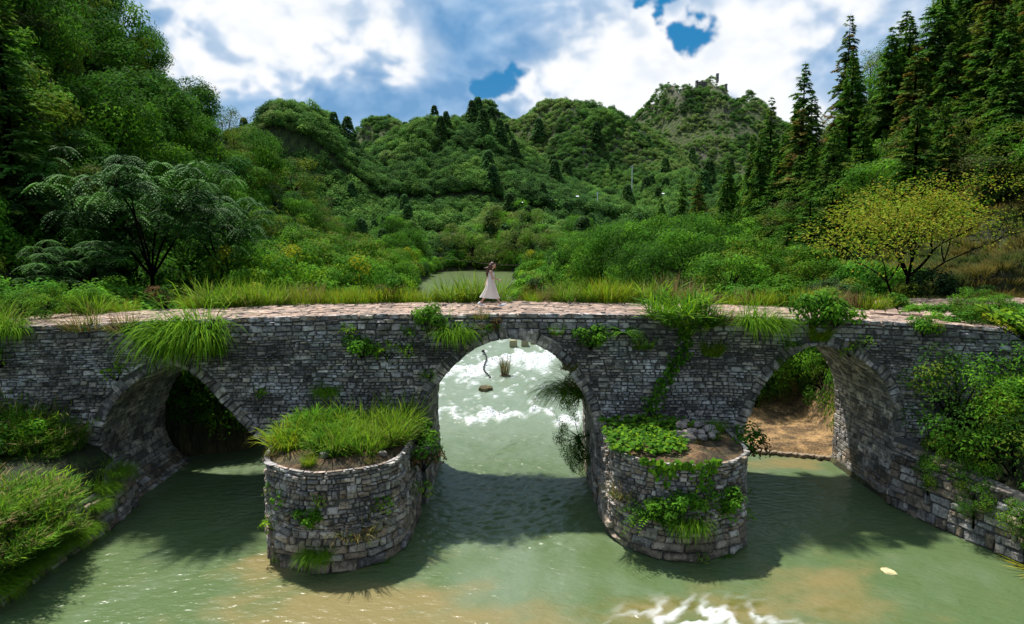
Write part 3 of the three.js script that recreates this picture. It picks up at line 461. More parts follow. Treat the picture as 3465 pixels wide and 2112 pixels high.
// grass tuft: bent tapering blades
function blade(b, R, x, y, z, dir, len, wid, droop, c0, c1, seg = 4) {
  let p = [x, y, z], d = unit(...dir), side = unit(-d[2] + (R() - .5) * .6, (R() - .5) * .3, d[0] + (R() - .5) * .6), prev = null; const s = len / seg;
  for (let k = 0; k <= seg; k++) { const f = k / seg, w = wid * (k === seg ? .04 : 1 - .55 * f * f) * .5, n = unit(...cross(side, d)), col = [mix(c0[0], c1[0], f), mix(c0[1], c1[1], f), mix(c0[2], c1[2], f)], ny = n[1] < 0 ? -1 : 1; const a = b.v(p[0] - side[0] * w, p[1] - side[1] * w, p[2] - side[2] * w, n[0] * ny, n[1] * ny, n[2] * ny, col), e = b.v(p[0] + side[0] * w, p[1] + side[1] * w, p[2] + side[2] * w, n[0] * ny, n[1] * ny, n[2] * ny, col); if (prev) { if (ny > 0) b.i.push(prev[0], prev[1], e, prev[0], e, a); else b.i.push(prev[0], e, prev[1], prev[0], a, e); } prev = [a, e]; p = [p[0] + d[0] * s, p[1] + d[1] * s, p[2] + d[2] * s]; d = unit(d[0], d[1] - droop * (.35 + f), d[2]); }
}
function tuft(seed, o = {}) {
  const R = rng(seed), b = new MB(), { n = 220, len = .8, wid = .016, droop = .28, spread = .3, out = 0, up = 1, palette = [P.fresh, P.lime], tip = null, fan = .7, seg = 4, patch = 1 } = o;
  for (let k = 0; k < n; k++) { const a = R() * 6.28, q = Math.sqrt(R()) * spread, c0 = vary(R, palette[Math.floor(R() * palette.length)], .35), c1 = tip ? vary(R, tip[Math.floor(R() * tip.length)], .3) : c0.map(v => v * 1.15); blade(b, R, Math.cos(a) * q * patch, 0, Math.sin(a) * q, [Math.cos(a) * fan * R() + (R() - .5) * .5, up * (.6 + .5 * R()), Math.sin(a) * fan * R() + (R() - .5) * .5 + out * (.4 + R())], len * (.5 + .6 * R()), wid * (.7 + .6 * R()), droop * (.5 + R()), c0, c1, seg); }
  return proto([['blades', b, M.grass]]);
}
// grass with bamboo-like leafy stems
function leafyGrass(seed, o = {}) {
  const R = rng(seed), b = new MB(), { n = 120, len = 1.2, palette = [P.fresh, P.lime, P.mid], spread = .7, droop = .2, out = .5 } = o;
  for (let k = 0; k < n; k++) { const a = R() * 6.28, q = Math.sqrt(R()) * spread, L = len * (.5 + .6 * R()); let p = [Math.cos(a) * q, 0, Math.sin(a) * q], d = unit(Math.cos(a) * .5 + (R() - .5) * .4, .9, Math.sin(a) * .5 + (R() - .5) * .4 + out * R()); const c = vary(R, palette[Math.floor(R() * palette.length)], .3);
    for (let s = 0; s < 7; s++) { blade(b, R, ...p, d, L / 7 * 1.1, .012, 0, c, c, 1); for (let e = 0; e < 2; e++) { const aa = R() * 6.28; if (s > 1) blade(b, R, ...p, [d[0] + Math.cos(aa) * .8, d[1] * .6 + .3, d[2] + Math.sin(aa) * .8], .22 + .18 * R(), .028, .5, c, vary(R, c, .25), 2); } p = [p[0] + d[0] * L / 7, p[1] + d[1] * L / 7, p[2] + d[2] * L / 7]; d = unit(d[0], d[1] - droop * (.3 + s * .12), d[2]); } }
  return proto([['blades', b, M.grass]]);
}
// fern-like plant: arching fronds with leaflets
function fern(seed, o = {}) {
  const R = rng(seed), b = new MB(), { n = 26, len = .6, palette = [P.fresh, P.mid], out = .7, up = .8, wid = .09 } = o;
  for (let k = 0; k < n; k++) { const a = R() * 6.28, d0 = unit(Math.cos(a), up * (.2 + R()), Math.sin(a) * .6 + out * R()), L = len * (.55 + .55 * R()), c = vary(R, palette[Math.floor(R() * palette.length)], .3); let p = [0, 0, 0], d = d0; const m = 10; for (let s = 0; s < m; s++) { p = [p[0] + d[0] * L / m, p[1] + d[1] * L / m, p[2] + d[2] * L / m]; d = unit(d[0], d[1] - .13, d[2]); const side = unit(-d[2], .05, d[0]), ll = wid * (1.3 - s / m) * (.8 + .4 * R()); for (const sd of [-1, 1]) b.leaf(...p, ...unit(side[0] * sd + d[0] * .5, side[1] * sd - .15, side[2] * sd + d[2] * .5), ...d, ll, ll * .45, c); } }
  return proto([['fronds', b, M.leaf]]);
}
// creeper: heart-shaped leaves along a line or over a patch, given as points with a facing
function creeper(seed, spots, leaf, palette) { const R = rng(seed), b = new MB(); for (const [x, y, z, nx, ny, nz] of spots) { const n = unit(nx + (R() - .5) * .9, ny + .35 + (R() - .5) * .7, nz + (R() - .5) * .9), side = unit(...cross(n, onSphere(R))), d = unit(...cross(side, n)), dd = unit(d[0], d[1] - .5, d[2]), l = leaf * (.6 + .7 * R()); b.leaf(x, y, z, ...dd, ...side, l, l * .95, vary(R, palette[Math.floor(R() * palette.length)], .35)); } return b; }
// ---------------------------------------------------------------- trees of the valley
const R0 = rng(500);
const trees = {
  round: [1, 2, 3].map(s => broadleaf(200 + s, { h: 6.5, w: 6.2, low: .12, n: 34, leaf: .24, density: 62, palette: [P.dark, P.mid, P.mid, P.blue] })),
  light: [1, 2].map(s => broadleaf(210 + s, { h: 5.5, w: 5.6, low: .1, n: 30, leaf: .22, density: 60, palette: [P.mid, P.fresh, P.olive] })),
  olive: [1, 2].map(s => broadleaf(220 + s, { h: 6.5, w: 5.2, low: .08, n: 36, leaf: .17, ratio: .4, density: 48, palette: [P.olive, P.mid, [.09, .11, .03]], r: [.11, .19] })),
  lime: [1, 2].map(s => broadleaf(230 + s, { h: 3.6, w: 4.2, low: .08, n: 26, leaf: .19, density: 75, palette: [P.lime, P.fresh, P.yellow, P.mid], r: [.12, .2] })),
  willow: [1, 2].map(s => broadleaf(240 + s, { h: 6, w: 5.6, low: .06, n: 30, leaf: .34, ratio: .2, density: 110, palette: [[.15, .21, .05], [.13, .21, .035], P.fresh, [.19, .23, .05]], hang: .5, r: [.13, .2] })),
  dense: [1, 2].map(s => broadleaf(250 + s, { h: 6, w: 6.6, low: .05, n: 40, leaf: .26, ratio: .4, density: 80, palette: [P.mid, P.fresh, P.mid, P.dark], hang: .5 })),
  fir: [1, 2, 3, 4].map(s => conifer(260 + s, { h: 11, w: 4.4 + s * .4, tiers: 34 + s * 5, droop: .2 + .12 * s, palette: [[.055, .15, .014], [.06, .165, .016], [.075, .18, .016], [.09, .165, .016]] })),
  brownFir: [1, 2].map(s => conifer(270 + s, { h: 11, w: 5, palette: [[.10, .15, .018], [.07, .155, .016], [.17, .13, .025], [.12, .16, .018]], droop: .45 })),
  slimFir: [1].map(s => conifer(280 + s, { h: 6.5, w: 2.6, tiers: 26, palette: [[.055, .15, .014], [.07, .17, .016]], spray: .26 })),
  pinnate: [1, 2].map(s => pinnate(290 + s, { h: 8, w: 8.2, palette: [[.036, .125, .016], [.028, .095, .014], [.055, .175, .014]] })),
};
const pick = (k, i) => trees[k][i % trees[k].length];
let ti = 0;
function tree(kind, name, label, x, z, h, w, group, y) {          // h and w: height and width wanted, in metres
  const p = pick(kind, ti++), ref = { round: [6.5, 6.2], light: [5.5, 5.6], olive: [6.5, 5.2], lime: [3.6, 4.2], willow: [6, 5.6], dense: [6, 6.6], fir: [11, 5.4], brownFir: [11, 5], slimFir: [6.5, 2.6], pinnate: [8, 8.2] }[kind];
  return placeCopy(p, name, label, 'tree', [x, y ?? ground(x, z) - .15, z], R0() * 6.28, [w / ref[1] * (.9 + .2 * R0()), h / ref[0], w / ref[1] * (.9 + .2 * R0())], group);
}
// trees one can single out
tree('pinnate', 'compound_leaf_tree', 'glossy blue-green tree with drooping feathery leaves, its branch reaching far left', -23.4, -15.5, 10.8, 9.0);
tree('pinnate', 'compound_leaf_tree', 'large dark glossy tree with drooping feathery leaves behind the left bridge end', -19.6, -14.0, 9.6, 8.8);
tree('pinnate', 'compound_leaf_tree', 'glossy feathery-leaved tree beside the bright yellow-green shrubs left of the bridge', -17.6, -18.5, 10, 7.4);
tree('pinnate', 'compound_leaf_tree', 'small dark feathery-leaved tree low over the left end of the deck', -20.8, -9.2, 4.2, 4.6);
tree('fir', 'conifer', 'tall dark conifer at the left edge of the view, its trunk bare at the foot', -27.8, -15.5, 14.5, 7.4, undefined, 8.6);
tree('light', 'broadleaf_tree', 'yellow-tipped round tree high on the left hillside above the darker crowns', -36.5, -44, 7.5, 7.2);
tree('round', 'broadleaf_tree', 'large domed dark tree on the left hillside above a black hollow', -31.5, -38, 7.6, 8.6);
tree('light', 'broadleaf_tree', 'bright domed tree low on the left hillside just above the feathery trees', -26.8, -33, 6.4, 6.2);
tree('light', 'broadleaf_tree', 'grey-green rounded tree below the dark conifer at the left edge', -30, -20, 5.6, 6);
tree('olive', 'broadleaf_tree', 'tall olive feathery tree standing on the end of the left ridge', -33.8, -86, 8.5, 9);
tree('olive', 'broadleaf_tree', 'olive-green tree stepping down below the tall one on the left ridge', -29.5, -84, 7.5, 8);
{
  const openLow = openTree(301, 5.4, 8.2); openLow.scale.set(1.15, 1, 1);
  placeCopy(openLow, 'yellowing_tree', 'wide open tree with yellow leaves and bare dark branches beside the right path', 'tree', [19.8, ground(19.8, -11.2) - .1, -11.2], .6, [1.75, 1.4, 1.6]);
}
[[29, -49.5, 12.5, 6.2, 'brownFir', 'brownish conifer, leftmost of the tall ones breaking the skyline on the right'], [32.6, -46.5, 14, 5, 'fir', 'slender twin-topped conifer standing against cloud on the right skyline'], [34.2, -42.5, 14, 6, 'fir', 'tall green conifer with a double spire on the right skyline'], [36.2, -38.5, 13.5, 6.4, 'fir', 'highest dark conifer at the top of the right slope'], [22.2, -29.5, 6.6, 2.9, 'slimFir', 'narrow dark conifer alone on the bank, left of the yellowing tree'], [25.2, -32.5, 7.4, 4, 'fir', 'young green conifer just right of the narrow dark one']]
  .forEach(([x, z, h, w, k, l]) => tree(k, 'conifer', l, x, z, h, w));
// conifer wood on the right slope
{
  const R = rng(510), kinds = ['fir', 'fir', 'brownFir'], names = { fir: 'dark green conifer crowded among others on the right slope', brownFir: 'rusty brown-green conifer crowded among others on the right slope' };
  const spots = [[24, -70, 8], [26, -65, 9], [27.8, -62, 9.5], [30, -60, 9.5], [31.5, -54, 11], [27, -56, 8], [24.6, -60, 7.5], [35, -52, 12], [38, -47, 12], [30, -44, 9], [33.5, -36.5, 11], [29.5, -37.5, 8.5], [27, -40, 8], [37, -33, 12], [40, -40, 13], [34.6, -29.5, 11], [38.5, -27, 13], [33, -25, 9.5], [36.5, -22.5, 12], [41, -32, 14], [42.5, -36, 13], [31.2, -31, 8.5], [40.6, -23, 14], [30.5, -26.5, 7], [36, -43, 11], [44, -29, 13], [22.5, -74, 7], [28.5, -70, 8], [33, -62, 9], [36.5, -57, 10], [29.5, -48, 8], [20.8, -66, 7.5], [19.5, -60, 7.5], [22.4, -62, 8], [18.4, -68, 7], [25.6, -74, 8.5], [39, -18, 11], [35.5, -17.5, 9], [30, -20, 6.5], [33, -19, 8], [28.5, -23, 6], [37, -14, 10], [41, -15, 12], [32, -15.5, 6], [43, -20, 13], [44, -12, 12]];
  spots.forEach(([x, z, h], i) => { const k = kinds[Math.floor(R() * 3)]; tree(k, 'conifer', names[k] + (z > -32 ? ', above the grassy bank' : z > -52 ? ', below the skyline spires' : ', toward the far hills'), x + R() - .5, z + R() - .5, h * (z < -53 ? 1.45 : 1) * (.9 + .25 * R()), h * (.42 + .16 * R()), names[k] + 's' + (z > -32 ? ' above the grassy bank' : z > -52 ? ' below the skyline spires' : ' toward the far hills')); });
}
// broadleaf cover of the right hillside behind and between the conifers
{
  const R = rng(515), done = []; let guard = 0; const lab = { light: 'fresh green broadleaf tree between the conifers of the right hillside', olive: 'olive broadleaf tree between the conifers of the right hillside', fir: 'dark green conifer high on the right hillside' };
  while (done.length < 95 && guard++ < 4000) { const x = 26 + 26 * R(), z = -13 - 58 * R(), D = 25.5 - z; if (x / D > .82 || x < footRight(z) + 9) continue; if (done.some(q => Math.hypot(q[0] - x, q[1] - z) < 2.5)) continue; done.push([x, z]); const k = x > 38 ? (R() < .6 ? 'light' : 'olive') : R() < .4 ? 'olive' : R() < .5 ? 'light' : 'fir', h = k === 'fir' ? 8 + 3 * R() : 3.6 + 2.4 * R(); tree(k, k === 'fir' ? 'conifer' : 'broadleaf_tree', lab[k] + (ground(x, z) > 22 ? ' near the top' : ' lower down'), x, z, h, k === 'fir' ? h * .5 : h * (.95 + .3 * R()), lab[k] + 's' + (ground(x, z) > 22 ? ' near the top' : ' lower down')); }
}
// broadleaf cover of the left hillside
{
  const R = rng(520), labels = { round: 'dark green round-crowned tree packed into the left hillside wood', light: 'fresh green round-crowned tree packed into the left hillside wood', olive: 'olive fine-leaved tree packed into the left hillside wood', dense: 'glossy dark-leaved tree packed into the left hillside wood' };
  const zone = (x, z) => (z > -45 ? ', nearest the bridge' : z > -85 ? ', midway along' : ', toward the far hills') + (ground(x, z) > 20 ? ' near the ridge' : ground(x, z) > 11 ? ' halfway up' : ' near its foot');
  const done = []; let guard = 0;
  while (done.length < 150 && guard++ < 6000) {
    const z = -20 - 106 * R() ** 1.1, x = footLeft(z) + 3 - 27 * R(), D = 25.5 - z; if (x / -D < -.78 || x / D < -.78) continue; const sp = 2.6 + .012 * D; if (done.some(q => Math.hypot(q[0] - x, q[1] - z) < sp)) continue; done.push([x, z]);
    const f = n2(x * .09, z * .07), k = f > .35 ? 'light' : f > -.1 ? 'round' : R() < .45 ? 'olive' : 'dense', h = 4.2 + 3.4 * R(); tree(z < -85 ? 'olive' : k, 'broadleaf_tree', labels[z < -85 ? 'olive' : k] + zone(x, z), x, z, h, h * (.85 + .3 * R()), labels[z < -85 ? 'olive' : k] + 's' + zone(x, z));
  }
}
// right bank trees and the far river banks
const bank = (kind, label, group, list) => list.forEach(([x, z, h, w]) => tree(kind, kind === 'willow' ? 'willow' : 'broadleaf_tree', label + (z > -34 ? ', nearest the bridge' : z > -52 ? ', set farther back' : z > -90 ? ', beside the pool' : ', beyond the pool'), x, z, h, w, group + (z > -34 ? ' nearest the bridge' : z > -52 ? ' set farther back' : z > -90 ? ' beside the pool' : ' beyond the pool')));
bank('dense', 'glossy dark green tree in the thicket on the right bank', 'dark trees of the right bank thicket', [[8.2, -40, 6.6, 6], [11.5, -36, 6.8, 6.5], [14.5, -33, 6.4, 6.2], [12.6, -27, 5.6, 5.8], [9.8, -31, 5, 5.2], [16.8, -37, 7, 6], [11, -47, 7, 6.4], [15.5, -44, 7.4, 6.5], [18.8, -48, 7, 6], [7.2, -50, 6, 5.6], [14, -54, 7.5, 7], [10.8, -60, 7, 6.6], [18, -58, 7.5, 7]]);
bank('light', 'pale green bushy tree on the right bank near the bridge', 'pale bushy trees of the right bank', [[15.4, -22, 4.6, 4.8], [17.6, -26, 4.6, 4.8], [6.4, -43, 4.4, 4.6], [13.4, -19, 4, 4.2], [19.2, -22, 3.6, 4]]);
bank('lime', 'bright yellow-green bush tree on the left bank behind the deck', 'bright bush trees of the left bank', [[-15.8, -16, 4.4, 4.4], [-13.4, -19, 4.4, 4.6], [-14.6, -25, 5.2, 4.6], [-11.6, -24, 4.4, 4.2], [-12.0, -31, 5, 4.6], [-10.6, -36, 4.4, 4.4], [-13.2, -13, 3, 3.6], [-17, -22, 5, 4.6]]);
bank('light', 'mid green bushy tree on the left bank behind the deck', 'green bushy trees of the left bank', [[-18, -28, 6, 5.4], [-16, -33, 6, 5.6], [-13.6, -38, 5.6, 5.2], [-18.5, -38, 7, 6], [-11.8, -44, 5.4, 5], [-14.5, -48, 6.4, 5.6], [-19.5, -47, 7, 6.2], [-13.2, -56, 5.4, 5], [-16.4, -62, 6, 5.6], [-21, -57, 7, 6.4], [-18.6, -72, 6, 5.8], [-22.5, -68, 6.5, 6], [-17, -82, 5.4, 5.4]]);
bank('lime', 'yellow-green tree on the far left shore of the pool', 'yellow-green trees of the far left shore', [[-15.6, -52, 5.8, 4.6], [-17.6, -94, 5, 5], [-18, -104, 5, 5]]);
bank('willow', 'soft grey-green willow standing at the head of the pool', 'willows at the head of the pool', [[-8.5, -134, 9, 9], [-4, -132, 8.4, 9], [.8, -131, 9.6, 9.6], [-12.6, -137, 7.6, 8], [5.2, -128, 8.2, 9], [9, -126, 7, 8], [2.5, -142, 10, 10], [-4.6, -145, 9.6, 10]]);
tree('lime', 'broadleaf_tree', 'round dark-shaded bush tree on the spit reaching into the pool', 3.2, -87, 5.4, 5.6, undefined, 1.1);
tree('willow', 'willow', 'pale feathery bush beside the round tree on the pool spit', 7.4, -80, 5.0, 5, undefined, 1.1);
tree('light', 'broadleaf_tree', 'pale bushy tree where the right bank meets the pool', 8.2, -70, 5.6, 6.4);
bank('dense', 'dark tree on the valley floor between pool and hills', 'dark trees of the valley floor', [[12, -110, 7, 8], [18, -96, 8, 8], [22, -112, 8, 8], [-21, -126, 7, 7.5], [-26, -135, 8, 8], [14, -84, 7.4, 7.4], [20, -80, 7, 7], [26, -90, 8, 8], [-22, -112, 7, 7], [30, -104, 8, 8], [15, -136, 8, 8], [-34, -128, 8, 8]]);
// ---------------------------------------------------------------- wood and scrub on the far hills (one mass)
function scatter(name, label, protoMB, mat, spots) {
  const m = new THREE.InstancedMesh(protoMB, mat, spots.length), o = new THREE.Object3D(), c = new THREE.Color(); spots.forEach(([x, y, z, sx, sy, col, turn], i) => { o.position.set(x, y, z); o.scale.set(sx, sy, sx); o.rotation.set(0, turn, 0); o.updateMatrix(); m.setMatrixAt(i, o.matrix); m.setColorAt(i, c.setRGB(...col)); });
  m.name = numbered(name); m.castShadow = m.receiveShadow = true; m.userData = { kind: 'stuff', label, category: name.replace(/_/g, ' ') }; scene.add(m); return m;
}
{
  const crown = (seed, n, flat, leaf) => { const R = rng(seed), b = new MB(), cl = []; for (let k = 0; k < n; k++) { const d = onSphere(R); cl.push([d[0] * .5, .5 + d[1] * .34, d[2] * .5, .28 + .16 * R(), [1, 1, 1]]); } leafClumps(b, R, cl, 620, leaf, .62, [[1, 1, 1]], { clumpVary: .3, flat }); return b.geo(); };
  const C = [crown(601, 9, .85, .12), crown(602, 8, .7, .13), crown(603, 10, 1.0, .12)], firB = new MB(), RF = rng(604);
  for (let k = 0; k < 420; k++) { const f = RF() ** .8, a = RF() * 6.28, r = (1 - f) * .34 * (.5 + .6 * RF()), dir = unit(Math.cos(a), -.5, Math.sin(a)), side = unit(-Math.sin(a), (RF() - .5), Math.cos(a)); firB.leaf(Math.cos(a) * r, f * 1.0 + .03, Math.sin(a) * r, ...dir, ...side, .16, .09, vary(RF, [1, 1, 1], .35)); } const firG = firB.geo();
  const R = rng(610), lists = [[], [], []], firs = [], pal = { d: [.055, .130, .028], m: [.085, .190, .034], l: [.13, .25, .045], g: [.18, .26, .07] };
  const slope = (x, z) => Math.hypot(ground(x + 1.5, z) - ground(x - 1.5, z), ground(x, z + 1.5) - ground(x, z - 1.5)) / 3;
  let guard = 0, put = 0; while (put < 60000 && guard++ < 260000) {
    const z = -128 - 290 * R() ** 1.25, D = 25.5 - z, x = (R() * 1.5 - .75) * D; if (x < -150 || x > 190) continue; if (x < 5 && x > -17 && z > -137) continue; if (x < -11 && x > -27 && z > -149.5 && z < -140) continue;
    const rocky = sstep(.26, .42, fbm2(x * .045, z * .045 + 9, 4) + .35 * n2(x * .2, z * .2)); if (R() < rocky * .35 || (Math.abs(x - 110) < 22 && z > -402 && z < -376 && R() < .5)) continue; const farther = sstep(180, 300, D); const y = ground(x, z), hgt = y, up = fbm2(x * .022 + 7, z * .022, 3), grassy = sstep(.0, .25, up + (D > 260 ? .12 : -.08)) * sstep(18, 40, hgt);
    if (R() < .005 && hgt < 45) { const s = 5 + 4 * R(); firs.push([x, y - .3, z, s, s, vary(R, pal.d, .25), R() * 6]); } else { const small = grassy > .5 ? .85 : 1, s = mix(1.5 + 2.6 * R() ** 2, 1.1 + 1.7 * R() ** 2, farther) * small, col = vary(R, grassy > .5 ? (R() < .6 ? pal.g : pal.l) : n2(x * .03, z * .03) > .1 ? (R() < .5 ? pal.l : pal.m) : (R() < .6 ? pal.d : pal.m), .3); lists[Math.floor(R() * 3)].push([x, y - s * .18, z, s, s * (.75 + .4 * R()), col, R() * 6]); }
    put++;
  }
  lists.forEach((l, i) => scatter('hill_forest', 'dense wood and scrub covering the far hills', C[i], M.farLeaf, l)); scatter('hill_conifers', 'small dark conifers dotted over the far hills', firG, M.farLeaf, firs);
  // undergrowth on both near slopes and the banks
  const under = []; guard = 0; while (under.length < 7000 && guard++ < 60000) {
    const z = -5.8 - 136 * R() ** 1.4, L = riverLeft(z), Rr = riverRight(z), left = R() < .55, x = left ? L - .4 - 34 * R() ** 1.3 : Rr + .4 + 34 * R() ** 1.3; const D = 25.5 - z; if (Math.abs(x / D) > .8) continue; if (!left && z > -14 && x < 15.6) continue; if (!left && z > -11 && x > 15) continue; if (!left && z > -26 && x > 22) continue;
    const near = n2(x * .12, z * .12), s = (.9 + 1.3 * R()) * (D > 70 ? 1.35 : 1), col = vary(R, near > .3 ? P.fresh : near > -.2 ? P.mid : R() < .4 ? P.olive : [.03, .07, .02], .35); under.push([x, ground(x, z) - .15, z, s, s * (.7 + .5 * R()), col, R() * 6]);
  }
  const bush = (() => { const Q = rng(605), b = new MB(), cl = []; for (let k = 0; k < 8; k++) { const d = onSphere(Q); cl.push([d[0] * .36, .42 + d[1] * .26, d[2] * .36, .22 + .12 * Q(), [1, 1, 1]]); } leafClumps(b, Q, cl, 900, .11, .5, [[1, 1, 1]], { clumpVary: .3 }); return b.geo(); })();
  for (let k = 0; k < 420; k++) { const z = -130 - 24 * R(), x = -24 + 34 * R(); if (z > -137 && x > riverLeft(z) - .3 && x < riverRight(z) + .3) continue; if (z < -140 && z > -150 && x < -10 && x > -28) continue; const s = 1.2 + 1.6 * R(); under.push([x, ground(x, z) - .2, z, s, s * .8, vary(R, R() < .5 ? P.fresh : R() < .5 ? P.olive : P.mid, .3), R() * 6]); }
  for (let k = 0; k < 60; k++) { const x = 16 + 6 * R(), z = -1.2 - 4.2 * R(), s = .7 + .7 * R(); under.push([x, Math.max(ground(x, z), yTop(Math.min(x, 19)) - .5) - .1, z, s, s * .9, vary(R, R() < .5 ? P.mid : P.fresh, .3), R() * 6]); }
  for (let k = 0; k < 700; k++) { const side = R() < .5 ? -1 : 1, z = .6 + 11 * R(), x = side < 0 ? -16 - 14 * R() : riverRight(z) + 1.6 + 14 * R(), s = .7 + .9 * R(); under.push([x, ground(x, z) - .15, z, s, s * .85, vary(R, R() < .5 ? P.mid : R() < .5 ? P.fresh : P.dark, .3), R() * 6]); }
  scatter('undergrowth', 'leafy undergrowth filling the slopes and river banks', bush, M.farLeaf, under);
}
// ---------------------------------------------------------------- plants on and around the bridge
const G = {
  dry: [1, 2].map(s => tuft(700 + s, { n: 170, len: .62, wid: .014, droop: .34, spread: .3, out: .75, palette: [P.olive, P.brown, P.straw, P.mid], tip: [P.straw, P.brown, P.olive] })),
  droop: [1, 2].map(s => tuft(710 + s, { n: 520, len: .95, wid: .0115, droop: .62, spread: .3, out: .9, up: .75, seg: 5, palette: [P.fresh, P.mid, P.lime], tip: [P.fresh, P.lime] })),
  grass: [1, 2].map(s => tuft(720 + s, { n: 130, len: .62, wid: .016, droop: .25, spread: .26, out: .5, palette: [P.fresh, P.mid, P.olive] })),
  bright: [1].map(s => tuft(730 + s, { n: 260, len: .62, wid: .015, droop: .3, spread: .22, out: .45, palette: [P.lime, P.yellow, P.fresh], tip: [P.yellow, P.lime] })),
  shrub: [1, 2, 3].map(s => shrub(740 + s, { n: 10, leaf: .085, palette: [P.mid, P.fresh], density: 430, out: .5 })),
  dark: [1, 2].map(s => shrub(750 + s, { n: 9, leaf: .07, palette: [P.dark, P.mid, P.brown], density: 300, out: .5 })),
  small: [1, 2, 3].map(s => shrub(760 + s, { n: 6, leaf: .11, palette: [P.fresh, P.mid, P.lime], density: 150, out: .5 })),
  fern: [1, 2].map(s => fern(770 + s, { n: 34, len: .62 })),
  leafy: [1, 2].map(s => leafyGrass(780 + s, { n: 90, len: .8, spread: .4, droop: .34, out: .6 })),
  tall: [1, 2, 3, 4].map(s => tuft(790 + s, { n: 190, len: [.75, 1.05, .85, 1.2][s - 1], wid: .024, droop: [.45, .25, .6, .35][s - 1], spread: .4, fan: 1.1, palette: [[P.fresh, P.mid, P.fresh], [P.lime, P.fresh, P.mid, P.straw], [P.lime, P.yellow, P.fresh], [P.mid, P.fresh, P.olive, P.straw]][s - 1], tip: [[P.fresh], [P.lime], [P.lime, P.yellow], [P.olive, P.lime]][s - 1] })),
  verge: [1, 2, 3].map(s => tuft(800 + s, { n: 230, len: .75, wid: .018, droop: .26, spread: .45, palette: [P.fresh, P.lime, P.lime, P.yellow], tip: [P.lime, P.yellow, [.24, .26, .05]] })),
  plume: [1, 2].map(s => tuft(810 + s, { n: 150, len: 1.0, wid: .011, droop: .12, spread: .3, palette: [P.olive, P.straw, P.brown], tip: [P.straw, [.34, .26, .15], P.brown] })),
  bamboo: [1, 2, 3].map(s => leafyGrass(820 + s, { palette: [P.fresh, P.lime, P.mid, P.fresh, P.olive, P.straw], n: 210, len: 1.5, spread: .95, droop: .2, out: .45 })),
};
let gi = 0; const RG = rng(830);
function plant(kind, name, label, [x, y, z], size, group, turn) { const p = G[kind][gi++ % G[kind].length]; return placeCopy(p, name, label, 'plant', [x, y, z], turn ?? (RG() - .5) * .7, size, group); }
const wallPlants = [
  ['dry', -15.1, 6.3, 1.3, 'withered grass tuft on the wall top, leftmost on the bridge face'], ['dry', -13.7, 6.25, 1.2, 'withered grass tuft second from the left on the wall top'], ['shrub', -12.7, 5.6, .95, 'rounded green shrub on the wall left of the big hanging grass'], ['shrub', -11.6, 6.0, .8, 'leafy shrub at the wall top above the left arch crown'],
  ['droop', -11.3, 6.0, 2.0, 'large hanging grass spilling over the left arch crown'], ['droop', -10.9, 5.7, 1.7, 'windblown hanging grass on the right side of the left arch crown'], ['shrub', -10.5, 5.35, .75, 'dark leafy shrub to the right of the left arch grass'], ['small', -14.0, 4.5, .75, 'small broad-leaved plant on the wall left of the left arch'],
  ['small', -5.7, 6.1, .5, 'small plant high on the wall between left and middle arches'], ['shrub', -5.3, 5.3, .9, 'leafy cushion low on the wall between left and middle arches'], ['small', -4.4, 5.25, .75, 'yellowish plant beside the leafy cushion left of the middle arch'], ['small', -3.6, 5.35, .6, 'thin plant nearest the middle arch on its left wall'], ['small', -3.8, 5.9, .5, 'sparse sprig above the plants left of the middle arch'],
  ['shrub', -2.9, 6.2, .9, 'round leafy bush at the wall top left of the middle arch crown'], ['droop', -2.05, 6.1, 1.05, 'hanging grass over the left shoulder of the middle arch'], ['dry', -1.1, 6.7, .6, 'dry grass at the wall top directly over the middle arch crown'], ['dark', -.75, 6.1, .65, 'dark scrubby plant just left of the middle arch keystone'], ['small', -2.95, 4.5, .5, 'small fern at the left edge of the middle arch'], ['droop', -6.6, 4.1, .6, 'single small grass cushion low on the wall above the left pier'],
  ['grass', 1.55, 6.15, .6, 'thin grass tuft right of the middle arch crown'], ['shrub', 2.75, 5.6, .8, 'upright shrub above the right shoulder of the middle arch'], ['dry', 2.0, 4.9, .7, 'withered creeping plant on the right flank of the middle arch'], ['fern', 3.9, 6.2, 1.2, 'broad feathery fern at the wall top right of the middle arch'], ['grass', 4.6, 5.65, .95, 'grass tuft under the broad fern'], ['leafy', 5.7, 6.55, 1.3, 'tall leafy clump on the wall top above the long vine'], ['leafy', 6.2, 6.2, 1.1, 'leafy clump hanging beside the top of the long vine'],
  ['bright', 7.05, 5.4, 1.0, 'bright yellow-green tuft alone on the wall above the right pier'], ['dry', 7.4, 6.5, 1.0, 'dry grass at the wall top above the yellow-green tuft'], ['droop', 8.65, 6.45, 1.35, 'wide drooping grass on the wall top left of the right arch'], ['shrub', 10.5, 6.3, 1.25, 'dense bush on the wall top over the right arch crown'], ['shrub', 11.35, 6.4, 1.1, 'second dense bush over the right arch, toward its right'], ['bright', 10.8, 5.95, .95, 'bright grass hanging over the right arch crown'], ['fern', 9.8, 5.8, .8, 'fern on the left shoulder of the right arch'],
  ['shrub', 14.45, 6.1, .75, 'small shrub with reddish stems near the right end of the wall'], ['dry', 14.8, 6.4, .6, 'brown dead tuft near the right end of the wall'], ['small', 12.4, 5.7, .5, 'sprig on the wall right of the right arch crown'], ['small', -9.0, 3.75, .5, 'sprig on the right flank of the left arch'], ['small', 11.9, 5.35, .6, 'small dark plant under the dense bushes of the right arch'], ['grass', 9.6, 5.1, .6, 'grass sprig on the left flank of the right arch'],
];
